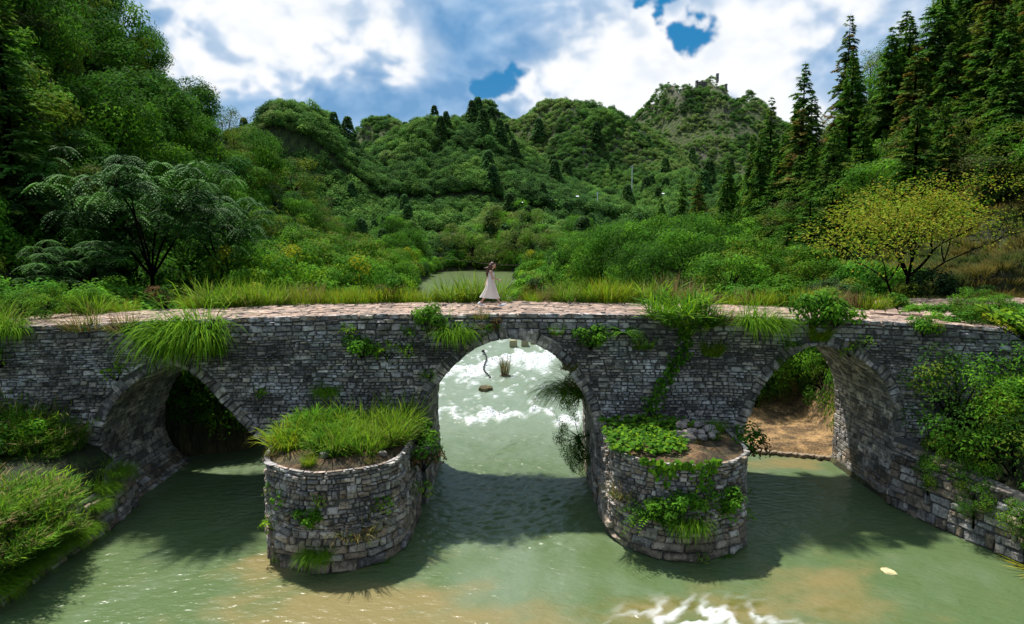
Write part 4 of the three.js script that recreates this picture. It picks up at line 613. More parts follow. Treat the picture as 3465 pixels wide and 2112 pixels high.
for (const [k, x, y, s, l] of wallPlants) plant(k, { dry: 'dry_grass_tuft', droop: 'hanging_grass_tuft', grass: 'grass_tuft', bright: 'grass_tuft', shrub: 'wall_shrub', dark: 'wall_shrub', small: 'wall_plant', fern: 'fern', leafy: 'leafy_plant' }[k], l, [x, y, .05], s * (k === 'small' || k === 'shrub' ? 1.5 : 1.4));
// long vine down the wall, spreading over the right pier
{
  const R = rng(850), spots = [], stem = new MB(), line = new THREE.CatmullRomCurve3([[5.95, 6.6, .08], [6.1, 5.7, .08], [5.7, 5.05, .08], [5.35, 4.4, .08], [5.0, 3.8, .1], [4.8, 3.1, .15]].map(p => new THREE.Vector3(...p)));
  for (let k = 0; k < 420; k++) { const t = R(), p = line.getPointAt(t), w = .22 + .25 * Math.abs(n2(t * 6, 1)) + (t > .75 ? .3 * (t - .75) * 4 : 0); spots.push([p.x + (R() + R() - 1) * w, p.y + (R() - .5) * .3, .06 + .14 * R(), 0, 0, 1]); }
  stem.tube(line.getPoints(14).map(p => [p.x, p.y, p.z]), new Array(15).fill(.012), 4, barkCol); stem.tube(line.getPoints(14).map((p, i) => [p.x + .15 * Math.sin(i), p.y, p.z]), new Array(15).fill(.008), 4, barkCol);
  const g = thing('wall_vine', 'long leafy vine trailing down the wall to the right pier', 'vine'); part('stem', stem.geo(), M.bark, g); part('leaves', creeper(851, spots, .13, [P.mid, P.fresh, P.dark]).geo(), M.leaf, g);
  const mat = [], st2 = new MB(), Q = rng(852); for (let k = 0; k < 2600; k++) { const x = 3.0 + 3.5 * Q(), z = .1 + 3.9 * Q() ** .9, edge = 4.3 - .55 * (x - 4.9) ** 2 * .6; const m = n2(x * .8, z * .8) * .5; if (x + m > 6.2 - .25 * z || (x < 3.6 && z < 2.2 && Q() < .5)) continue; let y = 3.05 + .34 * Math.abs(n2(x * 1.1, z * 1.1)) + .12 * Q(), nz = .2; if (z > edge - .2 && x > 3.9) { y -= Q() * .75; nz = 1; } mat.push([x, y, z, 0, 1, nz]); }
  for (let k = 0; k < 260; k++) { const x = 3.9 + 2.2 * Q(), d = Q() ** 1.5 * (.12 + .9 * Math.max(0, n2(x * 1.5, 6) + .25)), z = 2.49 + Math.sqrt(Math.max(.1, 2.26 ** 2 - (x - 5.3) ** 2)); mat.push([x, 3.05 - d, z, 0, .2, 1]); }
  for (let k = 0; k < 12; k++) { const a = Q() * 6.28; st2.tube([[4.5, 3.05, 1.5], [4.5 + Math.cos(a) * .7, 3.12, 1.5 + Math.sin(a) * .7], [4.5 + Math.cos(a) * 1.4, 3.08, 1.5 + Math.sin(a) * 1.5]], [.012, .01, .006], 3, barkCol); }
  const c = thing('creeper', 'mat of broad green creeper leaves covering the left of the right pier top', 'creeper'); part('stem', st2.geo(), M.bark, c); part('leaves', creeper(853, mat, .15, [P.fresh, P.mid, P.lime, P.mid]).geo(), M.leaf, c);
}
// left pier top grass
{
  const R = rng(860); for (let k = 0; k < 26; k++) { const a = R() * 6.28, q = Math.sqrt(R()), z = .5 + 3.9 * R() ** .9, half = z < 3.26 ? 1.75 : Math.sqrt(Math.max(.05, 1.8 ** 2 - (z - 3.26) ** 2)), x = -5.45 + half * (R() * 2 - 1); plant('tall', 'tall_grass_tuft', 'tall bright green grass tuft crowding the left pier top', [x, 3.02, z * .92], .85 + .45 * R(), 'tall grass tufts crowding the left pier top', R() * 6); }
  for (let k = 0; k < 9; k++) { const z = .6 + 3.6 * R(), x = -5.45 + 1.6 * (R() * 2 - 1) * (z < 3 ? 1 : .6); plant(k % 3 ? 'leafy' : 'bright', 'leafy_weed', k % 3 ? 'leafy weed standing among the grass on the left pier' : 'low bright weed among the grass on the left pier', [x, 3.02, z], .8 + .5 * R(), k % 3 ? 'leafy weeds among the left pier grass' : 'low bright weeds among the left pier grass', R() * 6); }
  plant('bright', 'grass_tuft', 'small pale tuft at the front rim of the left pier top', [-5.9, 3.0, 4.9], .75); plant('dry', 'dry_grass_tuft', 'reddish dry grass on the right rim of the left pier top', [-4.2, 3.0, 4.6], .5); plant('dry', 'dry_grass_tuft', 'dry grass on the left rim of the left pier top', [-7.3, 3.0, 3.9], .6); plant('leafy', 'leafy_plant', 'leafy stems at the back right of the left pier top', [-3.7, 3.0, 1.2], 1.1);
  plant('shrub', 'wall_shrub', 'shrub leaning out over the river from the left pier right side', [-3.1, 2.6, 1.6], 1.5); plant('dark', 'wall_shrub', 'dark twiggy bush hanging off the left pier right side', [-2.9, 1.9, 2.2], 1.4); plant('small', 'wall_shrub', 'pale leafy sprig below the dark bush on the left pier side', [-2.9, 1.2, 2.4], .9);
}
const noseZ = (k, x) => { const [cx, r, f] = piers[k]; return f - r + Math.sqrt(Math.max(.02, r * r - (x - cx) ** 2)); };
[[0, 'small', -7.0, 1.6, .8, 'creeping sprigs on the left flank of the left pier'], [0, 'small', -7.1, .9, .6, 'leafy sprig low on the left flank of the left pier'], [0, 'shrub', -5.75, 1.3, .6, 'small dark shrub in the middle of the left pier face'], [0, 'dry', -4.5, 1.0, 1.3, 'fountain of yellow-green dry grass on the left pier face'], [0, 'droop', -5.5, .55, .65, 'low green tuft left of the dry fountain on the left pier'], [0, 'small', -3.75, 1.5, .6, 'sprig at the upper right of the left pier face'], [0, 'fern', -3.9, -.05, .6, 'fern at the waterline of the left pier'], [0, 'grass', -6.85, .1, .5, 'tuft at the left foot of the left pier'], [0, 'small', -5.4, 2.0, .4, 'tiny sprig under the rim of the left pier'],
  [1, 'fern', 4.2, 1.25, 1.4, 'hanging feathery bush on the right pier face'], [1, 'shrub', 4.55, 1.0, .9, 'bright leafy bush under the feathery one on the right pier'], [1, 'dry', 3.45, 1.6, 1.0, 'dry grass on the left flank of the right pier'], [1, 'shrub', 5.2, 1.5, .8, 'shrub in the centre of the right pier face'], [1, 'droop', 5.3, 1.15, .75, 'long grass hanging beneath the central shrub of the right pier'], [1, 'shrub', 6.35, 1.35, .8, 'leafy shrub on the right half of the right pier face'], [1, 'small', 6.1, 1.0, .7, 'sprig under the shrub on the right half of the right pier'], [1, 'fern', 6.4, -.05, .55, 'fern at the waterline of the right pier'], [1, 'small', 5.7, -.05, .4, 'weed at the foot of the right pier'], [1, 'small', 7.15, .7, .5, 'yellow sprig on the right edge of the right pier']]
  .forEach(([k, kind, x, y, s, l]) => plant(kind, { dry: 'dry_grass_tuft', droop: 'hanging_grass_tuft', grass: 'grass_tuft', shrub: 'wall_shrub', small: 'wall_plant', fern: 'fern' }[kind], l, [x, y, noseZ(k, x)], s * 1.45));
plant('grass', 'grass_tuft', 'short green grass on the right of the right pier top', [6.6, 3.0, 2.2], .8, undefined, 1); plant('grass', 'grass_tuft', 'short green grass behind the rubble on the right pier top', [7.0, 3.0, 1.2], .8, undefined, 2); plant('fern', 'fern', 'bright bushy fern at the back right of the right pier top', [6.9, 3.0, .8], 1.1); plant('dry', 'dry_grass_tuft', 'dry tuft at the left rim of the right pier top', [3.4, 3.0, 1.9], .5); plant('dry', 'dry_grass_tuft', 'dry tuft among the rubble on the right pier', [5.9, 3.0, 2.6], .5);
plant('dark', 'wall_shrub', 'dark leafy bush on the right side of the right pier over the water', [7.7, 1.7, 1.3], 2.0); plant('small', 'wall_plant', 'pale sprig low on the right side of the right pier', [7.6, .8, 1.9], .9);
 plant('droop', 'hanging_grass_tuft', 'shaggy plant hanging high inside the middle arch on the right', [2.6, 3.3, -3.2], 2.1, undefined, -1.2); plant('dry', 'hanging_grass_tuft', 'dry strands on the inner right edge of the middle arch', [2.5, 4.0, -1.2], 1.2, undefined, -1.2);
// verge along the far edge of the deck
{
  const R = rng(870); let x = -13.6; while (x < 15.6) {
    const gapX = x > -.3 && x < .85, f = n2(x * .45, 3); const kind = x > 6 && R() < .3 ? 'plume' : x > -2.6 && x < -.3 ? 'tall' : x < -9.2 || (x > 2 && x < 7) ? (R() < .6 ? 'tall' : 'verge') : R() < .2 ? 'plume' : 'verge';
    const s = gapX ? .3 : x > -2.6 && x < -.3 ? 1.15 + .25 * R() : (.85 + .35 * R() + .3 * f) * (x > 2 && x < 6.6 ? 1.2 : 1) * (x < -9.6 && x > -12.8 ? 1.3 : 1);
    const where = x < -8 ? ' above the left arch' : x < -2.6 ? ' left of the walking woman' : x < .5 ? ' right behind the walking woman' : x < 8 ? ' between the middle and right arches' : ' above the right arch', label = { tall: 'tall bright grass tuft on the far deck verge', verge: 'yellowish grass tuft on the far deck verge', plume: 'dry feathery grass tuft on the far deck verge' }[kind] + where;
    plant(kind, 'verge_grass_tuft', label, [x, yTop(x) - .08, -4.85 - .3 * R()], s, label + 's', R() * 6); x += .3 + .28 * R();
  }
  [[-5.2, 'dark', 1.6, 'low dark bush among the verge grass left of the walking woman'], [10.2, 'shrub', 1.5, 'yellow-green bush behind the deck above the right arch'], [11.6, 'shrub', 1.3, 'leafy bush behind the deck right of the right arch crown'], [8.4, 'small', 1.4, 'bush with yellow leaves behind the deck above the right pier'], [14.6, 'dark', 1.4, 'dark bush at the far right end of the deck verge'], [13.3, 'plume', 1.3, 'pale grass fan at the right end of the deck verge'], [16.4, 'shrub', 1.1, 'low bush where the right path leaves the deck'], [-14.6, 'dark', 1.5, 'low dark bush at the left end of the deck verge']].forEach(([x, k, s, l]) => plant(k, 'verge_bush', l, [x, yTop(x) - .15, -5.2], s, undefined, x));
}
// left bank in front of the bridge
{
  const R = rng(880); [[-17.0, 2.5, .6, 1.05], [-16.2, 2.3, .7, .9], [-18.0, 2.6, .7, 1.15], [-15.6, 2.1, .9, .65], [-17.4, 2.5, 1.2, 1.05], [-16.5, 2.3, 1.4, .9], [-18.4, 2.6, 1.4, 1.15], [-17.6, 2.5, 2.0, .95], [-16.8, 2.3, 2.1, .8], [-15.8, 2.1, 1.7, .65]].forEach(([x, y, z, s]) => plant('bamboo', 'leafy_grass_clump', 'leafy bamboo-like grass clump on the left bank against the wall', [x, Math.min(y, ground(x, z) + .3), z], s, 'leafy grass clumps against the left wall', R() * .8 - .4));
  [[-14.1, 5.2, .95], [-14.7, 5.9, 1.0], [-13.8, 6.3, .95], [-15.0, 4.7, .9], [-13.8, 5.5, .8], [-15.7, 5.4, 1.0], [-13.8, 7.2, .95], [-14.8, 7.0, 1.0], [-15.9, 6.6, 1.0], [-14.4, 4.3, .7], [-13.7, 4.7, .6]].forEach(([x, z, s]) => plant('bamboo', 'leafy_grass_clump', 'leafy grass clump overhanging the water at lower left', [x, clamp(ground(x, z) - .1, .5, 1.5), z], s, 'leafy grass clumps overhanging the water at lower left', 1.0 + R() * .7));
  for (let k = 0; k < 9; k++) plant('droop', 'hanging_grass_tuft', 'grass tuft hanging over the low bank wall at lower left', [-13.45 - .15 * R(), k < 3 ? 1.6 - .3 * k : .5, 1.4 + k * .75], .7 + .3 * R(), 'grass tufts hanging over the low left bank wall', 1.4);
  plant('tall', 'tall_grass_tuft', 'bright grass at the far left end of the bridge wall', [-18.2, 6.2, .1], 1.3); plant('droop', 'hanging_grass_tuft', 'grass hanging over the left end of the bridge wall', [-17.7, 6.2, .15], 1.6); plant('tall', 'tall_grass_tuft', 'bright grass on the left bank above the wall end', [-17.2, 6.3, -4.4], 1.2); plant('verge', 'tall_grass_tuft', 'yellowish grass beside the path at the left bridge end', [-16.2, 6.3, -4.9], 1.1); plant('small', 'wall_plant', 'yellow-leaved creeper at the left picture edge below the wall top', [-18.0, 5.0, .15], 1.3);
}
// shrubbery at the right end
{
  const big = broadleaf(890, { h: 3.4, w: 3.8, low: .02, n: 40, leaf: .13, ratio: .42, density: 46, palette: [P.mid, P.olive, P.fresh, P.dark], r: [.11, .19] }), big2 = broadleaf(891, { h: 3.4, w: 3.8, low: .02, n: 36, leaf: .14, ratio: .5, density: 46, palette: [P.fresh, P.mid, P.lime, P.dark], r: [.11, .2], hang: .6 });
  [[big, 14.9, 2.0, 1.5, 1.02, 1.12, 'large spreading shrub against the wall right of the right arch'], [big2, 17.3, 1.5, 2.2, 1.0, 1.15, 'yellow-green shrub at the right picture edge below the wall'], [big, 15.8, .9, 3.2, .95, .9, 'drooping shrub over the right bank wall'], [big2, 16.8, -.1, 5.6, .95, .85, 'dark shrub at the lower right corner above the water'], [big, 18.3, 2.6, .6, 1.0, 1.0, 'shrub behind the yellow-green one at the right picture edge'], [big2, 14.75, 1.2, 2.9, .42, .45, 'small shrub hanging over the middle of the right bank wall'], [big, 14.3, 1.5, 1.5, .36, .42, 'small shrub hanging over the right bank wall by the arch'], [big2, 14.0, 1.1, 1.7, .3, .34, 'sprawling leafy shrub growing out of the right bank wall near the arch'], [big, 14.5, .7, 3.4, .4, .42, 'dark sprawling shrub growing out of the right bank wall low down'], [big2, 15.1, .5, 4.9, .42, .42, 'sprawling shrub growing out of the right bank wall above the weed'], [big, 15.6, .5, 5.3, .5, .45, 'small shrub on the right bank wall toward the lower corner']].forEach(([p, x, y, z, s, sy, l]) => placeCopy(p, 'spreading_shrub', l, 'shrub', [x, y, z], x, [s, sy, s]));
  const broad = new MB(), Q = rng(892), tw = new MB(); for (let k = 0; k < 7; k++) { const e = [-.9 + .9 * Q() - .3 * k * .2, .35 + .5 * Q(), .4 * (Q() - .5) + .2]; limb(tw, Q, [1.2, -.5, 0], e, .03, .01, .15, 4); for (let q = 0; q < 26; q++) { const s = Q(), p = [mix(1.2, e[0], s), mix(-.3, e[1], s) + .15 * Q(), mix(0, e[2], s) + (Q() - .5) * .5], n = unit((Q() - .5) * .8, 1, .5 + (Q() - .5) * .8), side = unit(...cross(n, onSphere(Q))), d = unit(...cross(side, n)); broad.leaf(...p, ...unit(d[0], d[1] - .4, d[2]), ...side, .2 + .14 * Q(), .12 + .06 * Q(), vary(Q, [P.fresh, P.lime, P.yellow][k % 3], .25)); } }
  const g = thing('broad_leaved_plant', 'plant with large bright yellow-green leaves at the right end of the deck', 'plant', [15.8, 6.55, 2.2]); part('stem', tw.geo(), M.bark, g); part('leaves', broad.geo(), M.leaf, g);
  const h = g.clone(); h.name = numbered('broad_leaved_plant'); h.position.set(16.6, 6.2, 2.6); h.rotation.y = .5; tag(h, 'lower plant of large yellow-green leaves at the right picture edge', 'plant'); scene.add(h);
  const ha = placeCopy(big, 'hanging_shrub', 'dark hanging bush low inside the middle arch on the right', 'shrub', [3.1, 1.9, -2.4], 1.7, [.5, .42, .5]); ha.rotation.set(0, .6, 1.9, 'ZYX'); const hb = placeCopy(big2, 'hanging_shrub', 'feathery bush hanging above the dark one inside the middle arch', 'shrub', [3.1, 3.3, -3.2], 2.9, [.5, .36, .5]); hb.rotation.set(0, 2.2, 1.7, 'ZYX'); const hc = placeCopy(big2, 'hanging_shrub', 'lowest leafy bush inside the middle arch on the right', 'shrub', [3.05, 1.1, -2.0], 2.9, [.34, .3, .36]); hc.rotation.set(0, 1.1, 1.8, 'ZYX');
  placeCopy(big, 'bush', 'dark bush at the left back of the sandbank behind the right arch', 'bush', [10.4, .1, -12.4], .2, [.9, 1.1, .8]); placeCopy(big, 'bush', 'dark bush in the middle back of the sandbank behind the right arch', 'bush', [13.0, .1, -12.6], 2.9, [1.0, 1.25, .8]); placeCopy(big, 'bush', 'dark bush at the right back of the sandbank behind the right arch', 'bush', [15.8, .1, -11], 4.1, [.8, 1.3, .8]);
  placeCopy(big2, 'bush', 'sunlit leafy bush seen through the left arch beside its right foot', 'bush', [-9.7, .1, -6.6], 2.6, [.8, .95, .7]);
  for (const [q, x, z, s, l] of [[big, -18.3, -1.6, .55, 'low bush at the left end of the deck nearest the wall'], [big2, -18.6, -3.4, .6, 'bush swallowing the left end of the deck'], [big, -17.6, -4.7, .5, 'bush on the far side of the left deck end'], [big2, 17.6, -1.2, .5, 'bush swallowing the right end of the deck'], [big, 18.4, -3.2, .55, 'dark bush behind the right end of the deck']]) placeCopy(q, 'bush', l, 'bush', [x, 6.2, z], x, [s, s * .75, s]);
  // inside and behind the side arches
  placeCopy(big, 'bush', 'tangled dark bush filling the back of the left arch', 'bush', [-12.0, .2, -7.6], 1, [1.5, 1.35, 1.3]); placeCopy(big2, 'bush', 'green bush behind the left arch, nearer its right foot', 'bush', [-10.2, .1, -8.6], 2, [1.1, .95, 1.1]); placeCopy(big, 'bush', 'dark bush on the left bank seen deep through the left arch', 'bush', [-13.5, 1.6, -9.5], 3, [1.4, 1.2, 1.4]);
  placeCopy(big2, 'bush', 'light green bush beyond the right arch beside its inner wall', 'bush', [14.9, .5, -6.6], .4, [.6, 1.1, .6]); placeCopy(pick('dense', 0), 'bush', 'dark overhanging tree behind the right arch above the sandbank', 'bush', [11.8, 1.2, -15.5], 1.4, [.8, .75, .6]); placeCopy(pick('round', 1), 'bush', 'dark broad bush at the back of the sandbank behind the right arch', 'bush', [15.4, .4, -13.8], 2.2, [.8, .75, .6]); placeCopy(big2, 'bush', 'pale-leaved branch hanging behind the crown of the right arch', 'bush', [12.8, 2.9, -12.6], .4, [.9, .9, .6]);
}
// grass on the open slope at the right
{ const R = rng(895), spots = []; for (let k = 0; k < 2600; k++) { const x = 17.5 + 22 * R(), z = -9.5 - 17 * R() ** 1.2; if (x / (25.5 - z) > .8) continue; const y = ground(x, z); const onPath = Math.abs(z + 8.8) < 1.3; if (onPath) continue; const f = n2(x * .3, z * .3); spots.push([x, y - .05, z, .8 + .5 * R(), .8 + .5 * R(), vary(R, f > .15 ? [1.2, .95, .7] : f > -.3 ? [1, 1, 1] : [.6, .8, .6], .25), R() * 6]); } const b = new MB(), Q = rng(896); for (let k = 0; k < 70; k++) { const a = Q() * 6.28, q = Math.sqrt(Q()) * .4; blade(b, Q, Math.cos(a) * q, 0, Math.sin(a) * q, [Math.cos(a) * .6, .9, Math.sin(a) * .6], .55 * (.5 + .7 * Q()), .03, .35, vary(Q, [.10, .135, .035], .35), vary(Q, [.17, .17, .06], .35), 3); } scatter('slope_grass', 'rough yellowish grass on the open slope at the right', b.geo(), M.grass, spots); }
// ---------------------------------------------------------------- people
function net(field, lo, hi, cell) {                                     // surface of a distance field
  const N = [0, 1, 2].map(k => Math.ceil((hi[k] - lo[k]) / cell) + 2), F = new Float32Array(N[0] * N[1] * N[2]), id = (i, j, k) => (k * N[1] + j) * N[0] + i, pos = [], nor = [], idx = [], map = new Int32Array(F.length).fill(-1), at = (i, j, k) => [lo[0] + (i - .5) * cell, lo[1] + (j - .5) * cell, lo[2] + (k - .5) * cell];
  for (let k = 0; k < N[2]; k++) for (let j = 0; j < N[1]; j++) for (let i = 0; i < N[0]; i++) F[id(i, j, k)] = field(...at(i, j, k));
  const E = [[0, 0, 0, 1, 0, 0], [0, 1, 0, 1, 1, 0], [0, 0, 1, 1, 0, 1], [0, 1, 1, 1, 1, 1], [0, 0, 0, 0, 1, 0], [1, 0, 0, 1, 1, 0], [0, 0, 1, 0, 1, 1], [1, 0, 1, 1, 1, 1], [0, 0, 0, 0, 0, 1], [1, 0, 0, 1, 0, 1], [0, 1, 0, 0, 1, 1], [1, 1, 0, 1, 1, 1]];
  for (let k = 0; k < N[2] - 1; k++) for (let j = 0; j < N[1] - 1; j++) for (let i = 0; i < N[0] - 1; i++) {
    let n = 0, x = 0, y = 0, z = 0; for (const e of E) { const a = F[id(i + e[0], j + e[1], k + e[2])], b = F[id(i + e[3], j + e[4], k + e[5])]; if ((a < 0) !== (b < 0)) { const t = a / (a - b); x += i + mix(e[0], e[3], t); y += j + mix(e[1], e[4], t); z += k + mix(e[2], e[5], t); n++; } }
    if (!n) continue; const p = at(x / n, y / n, z / n); map[id(i, j, k)] = pos.length / 3; pos.push(...p); const h = cell * .5; nor.push(...unit(field(p[0] + h, p[1], p[2]) - field(p[0] - h, p[1], p[2]), field(p[0], p[1] + h, p[2]) - field(p[0], p[1] - h, p[2]), field(p[0], p[1], p[2] + h) - field(p[0], p[1], p[2] - h)));
  }
  const quad = (a, b, c, d, flip) => { if (a < 0 || b < 0 || c < 0 || d < 0) return; if (flip) idx.push(a, c, b, a, d, c); else idx.push(a, b, c, a, c, d); };
  for (let k = 1; k < N[2] - 1; k++) for (let j = 1; j < N[1] - 1; j++) for (let i = 1; i < N[0] - 1; i++) { const a = F[id(i, j, k)] < 0; if (a !== F[id(i + 1, j, k)] < 0) quad(map[id(i, j - 1, k - 1)], map[id(i, j, k - 1)], map[id(i, j, k)], map[id(i, j - 1, k)], !a); if (a !== F[id(i, j + 1, k)] < 0) quad(map[id(i - 1, j, k - 1)], map[id(i, j, k - 1)], map[id(i, j, k)], map[id(i - 1, j, k)], a); if (a !== F[id(i, j, k + 1)] < 0) quad(map[id(i - 1, j - 1, k)], map[id(i, j - 1, k)], map[id(i, j, k)], map[id(i - 1, j, k)], !a); }
  const g = new THREE.BufferGeometry(); g.setAttribute('position', new THREE.Float32BufferAttribute(pos, 3)); g.setAttribute('normal', new THREE.Float32BufferAttribute(nor, 3)); g.setIndex(idx); return g;
}
const bones = (list, k) => (x, y, z) => { let d = 1e9; for (const [ax, ay, az, ra, bx, by, bz, rb] of list) { const ux = bx - ax, uy = by - ay, uz = bz - az, px = x - ax, py = y - ay, pz = z - az, t = clamp((px * ux + py * uy + pz * uz) / (ux * ux + uy * uy + uz * uz + 1e-9)), q = Math.hypot(px - t * ux, py - t * uy, pz - t * uz) - mix(ra, rb, t), h = clamp(.5 + .5 * (d - q) / k); d = mix(d, q, h) - k * h * (1 - h); } return d; };
const boneMesh = (list, k, cell, pad = .03) => { const lo = [1e9, 1e9, 1e9], hi = [-1e9, -1e9, -1e9]; for (const b of list) for (const o of [0, 4]) for (let q = 0; q < 3; q++) { lo[q] = Math.min(lo[q], b[o + q] - b[o + 3] - pad); hi[q] = Math.max(hi[q], b[o + q] + b[o + 3] + pad); } return net(bones(list, k), lo, hi, cell); };
const handBones = (w, dir, up, curl) => { const s = cross(dir, up), at = (a, b, c) => [w[0] + dir[0] * a + up[0] * b + s[0] * c, w[1] + dir[1] * a + up[1] * b + s[1] * c, w[2] + dir[2] * a + up[2] * b + s[2] * c], out = []; for (let f = 0; f < 4; f++) { const c = (f - 1.5) * .019, L = [.062, .075, .07, .055][f], a = at(.07, 0, c), b = at(.07 + L * .5, -curl * L * .3, c * 1.05), d = at(.07 + L * .8, -curl * L * .85, c); out.push([...at(.01, 0, c * .7), .013, ...a, .011], [...a, .0095, ...b, .0088], [...b, .0088, ...d, .0075]); } const t0 = at(.02, -.004, .028), t1 = at(.05, -.012, .05), t2 = at(.075, -.022, .05); out.push([...t0, .013, ...t1, .0105], [...t1, .0105, ...t2, .0085]); return out; };
const skin = plain(.55, .33, .24, .6), hairDark = plain(.035, .016, .011, .5);
{
  const w = thing('person', 'woman in a long cream dress and white shoes striding along the deck', 'person', [-.81, yTop(-.81) - .005, -2.36], 0);
  const body = [[0, .93, .07, .10, 0, .93, -.07, .10], [0, .93, 0, .12, .01, 1.1, 0, .095], [.01, 1.1, 0, .10, .015, 1.28, 0, .115], [.015, 1.33, .09, .07, .015, 1.33, -.09, .07], [.02, 1.38, 0, .055, .05, 1.47, 0, .047], [.05, 1.47, 0, .047, .07, 1.52, 0, .05],
    [.085, 1.585, 0, .088, .075, 1.60, 0, .09], [.115, 1.53, 0, .055, .13, 1.515, 0, .042], [.165, 1.565, 0, .016, .178, 1.553, 0, .011], [.15, 1.60, .02, .03, .15, 1.60, -.02, .03], [.08, 1.565, .088, .016, .08, 1.585, .09, .014], [.08, 1.565, -.088, .016, .08, 1.585, -.09, .014],
    [.0, 1.36, .15, .045, .07, 1.13, .19, .036], [.07, 1.13, .19, .034, .30, 1.055, .17, .026], [.0, 1.36, -.15, .045, -.10, 1.13, -.19, .036], [-.10, 1.13, -.19, .034, -.19, .92, -.19, .026],
    [0, .9, .08, .095, .14, .5, .07, .058], [.14, .5, .07, .058, .37, .13, .06, .036], [0, .9, -.08, .095, -.13, .52, -.07, .058], [-.13, .52, -.07, .058, -.36, .19, -.06, .036], [.37, .13, .06, .036, .41, .06, .06, .036], [-.36, .19, -.06, .036, -.41, .08, -.06, .036]];
  const hands = [...handBones([.30, 1.055, .17], unit(.95, -.25, -.02), [.2, .97, 0], .9), ...handBones([-.19, .92, -.19], unit(-.3, -.95, 0), [.95, -.3, 0], .5)];
  const g1 = boneMesh(body, .035, .013), g2 = boneMesh(hands.slice(0, 14), .006, .0045, .012), g3 = boneMesh(hands.slice(14), .006, .0045, .012); const b = part('body', mergeGeometries([g1, g2, g3]), skin, w);
  part('hair', boneMesh([[.06, 1.625, 0, .098, .04, 1.58, 0, .10], [.0, 1.57, .03, .085, -.03, 1.45, .03, .075], [.0, 1.57, -.03, .085, -.03, 1.45, -.03, .075], [-.03, 1.45, 0, .085, -.10, 1.30, .02, .065], [-.10, 1.30, .02, .06, -.14, 1.18, .03, .03], [-.02, 1.52, .03, .05, -.2, 1.46, .05, .02], [-.04, 1.48, -.02, .05, -.17, 1.36, -.03, .02], [-.05, 1.4, .05, .05, -.19, 1.26, .06, .018], [-.12, 1.5, .04, .025, -.27, 1.49, .06, .008]], .03, .011), plain(.075, .028, .018, .5), w);
  for (const s of [-1, 1]) part('eye', new THREE.SphereGeometry(.009, 10, 8).translate(.168, 1.598, s * .03), plain(.02, .015, .012, .3), w); part('mouth', new THREE.SphereGeometry(.014, 10, 8).scale(.5, .45, 1.1).translate(.172, 1.532, 0), plain(.42, .13, .12, .5), w);
  // dress: fitted at the chest, flaring to the calf, folds deepening to the hem
  const rings = [[1.36, .015, .085, .125, 0], [1.30, .02, .125, .15, 0], [1.2, .02, .13, .15, 0], [1.08, .012, .135, .16, .004], [.96, .0, .16, .195, .01], [.8, -.005, .195, .205, .03], [.62, -.02, .25, .215, .045], [.46, -.03, .32, .22, .055], [.35, -.035, .37, .235, .06]], d = new MB(), seg = 64;
  rings.forEach(([y, cx, rx, rz, f], k) => { for (let i = 0; i <= seg; i++) { const a = i / seg * Math.PI * 2, q = 1 + f * 2.0 * (Math.sin(a * 9 + y * 2) * .6 + Math.sin(a * 14 + 1.3 + y) * .4), c = vary(rng(k * 100 + i % seg), [.95, .89, .83], .03); d.v(cx + rx * q * Math.cos(a) + (y < .5 ? -.02 * Math.cos(2 * a) : 0), y + (k === 8 ? .03 * Math.cos(a + 2.6) : 0), rz * q * Math.sin(a), 0, 0, 0, c); if (k && i) { const p = k * (seg + 1) + i; d.i.push(p, p - 1, p - seg - 2, p, p - seg - 2, p - seg - 1); } } });
  const dg = d.geo(); dg.computeVertexNormals(); const cloth = new THREE.MeshPhysicalMaterial({ vertexColors: true, roughness: .95, transmission: .3, thickness: 0, side: THREE.DoubleSide, specularIntensity: .2 }); const dress = part('dress', dg, cloth, w); const straps = new MB(); for (const s of [-1, 1]) straps.tube([[.09, 1.34, s * .07], [.05, 1.405, s * .085], [-.01, 1.425, s * .09], [-.06, 1.36, s * .075]], [.014, .014, .014, .014], 5, [.8, .7, .6]); part('strap', straps.geo(), cloth, dress);
  for (const [x, z, t, n] of [[.41, .06, .28, 'shoe'], [-.41, -.06, -.32, 'shoe']]) { const c = Math.cos(t), s = Math.sin(t), p = (a, b) => [x + a * c - b * s, Math.max(.035, .05 + a * s + b * c + (t < 0 ? .045 : .02)), z]; part(n, boneMesh([[...p(-.05, 0), .048, ...p(.05, -.005), .046], [...p(.05, -.005), .045, ...p(.16, -.018), .034], [...p(-.05, 0), .046, ...p(-.04, .05), .042]], .02, .011), plain(.78, .79, .82, .6), w); }
}
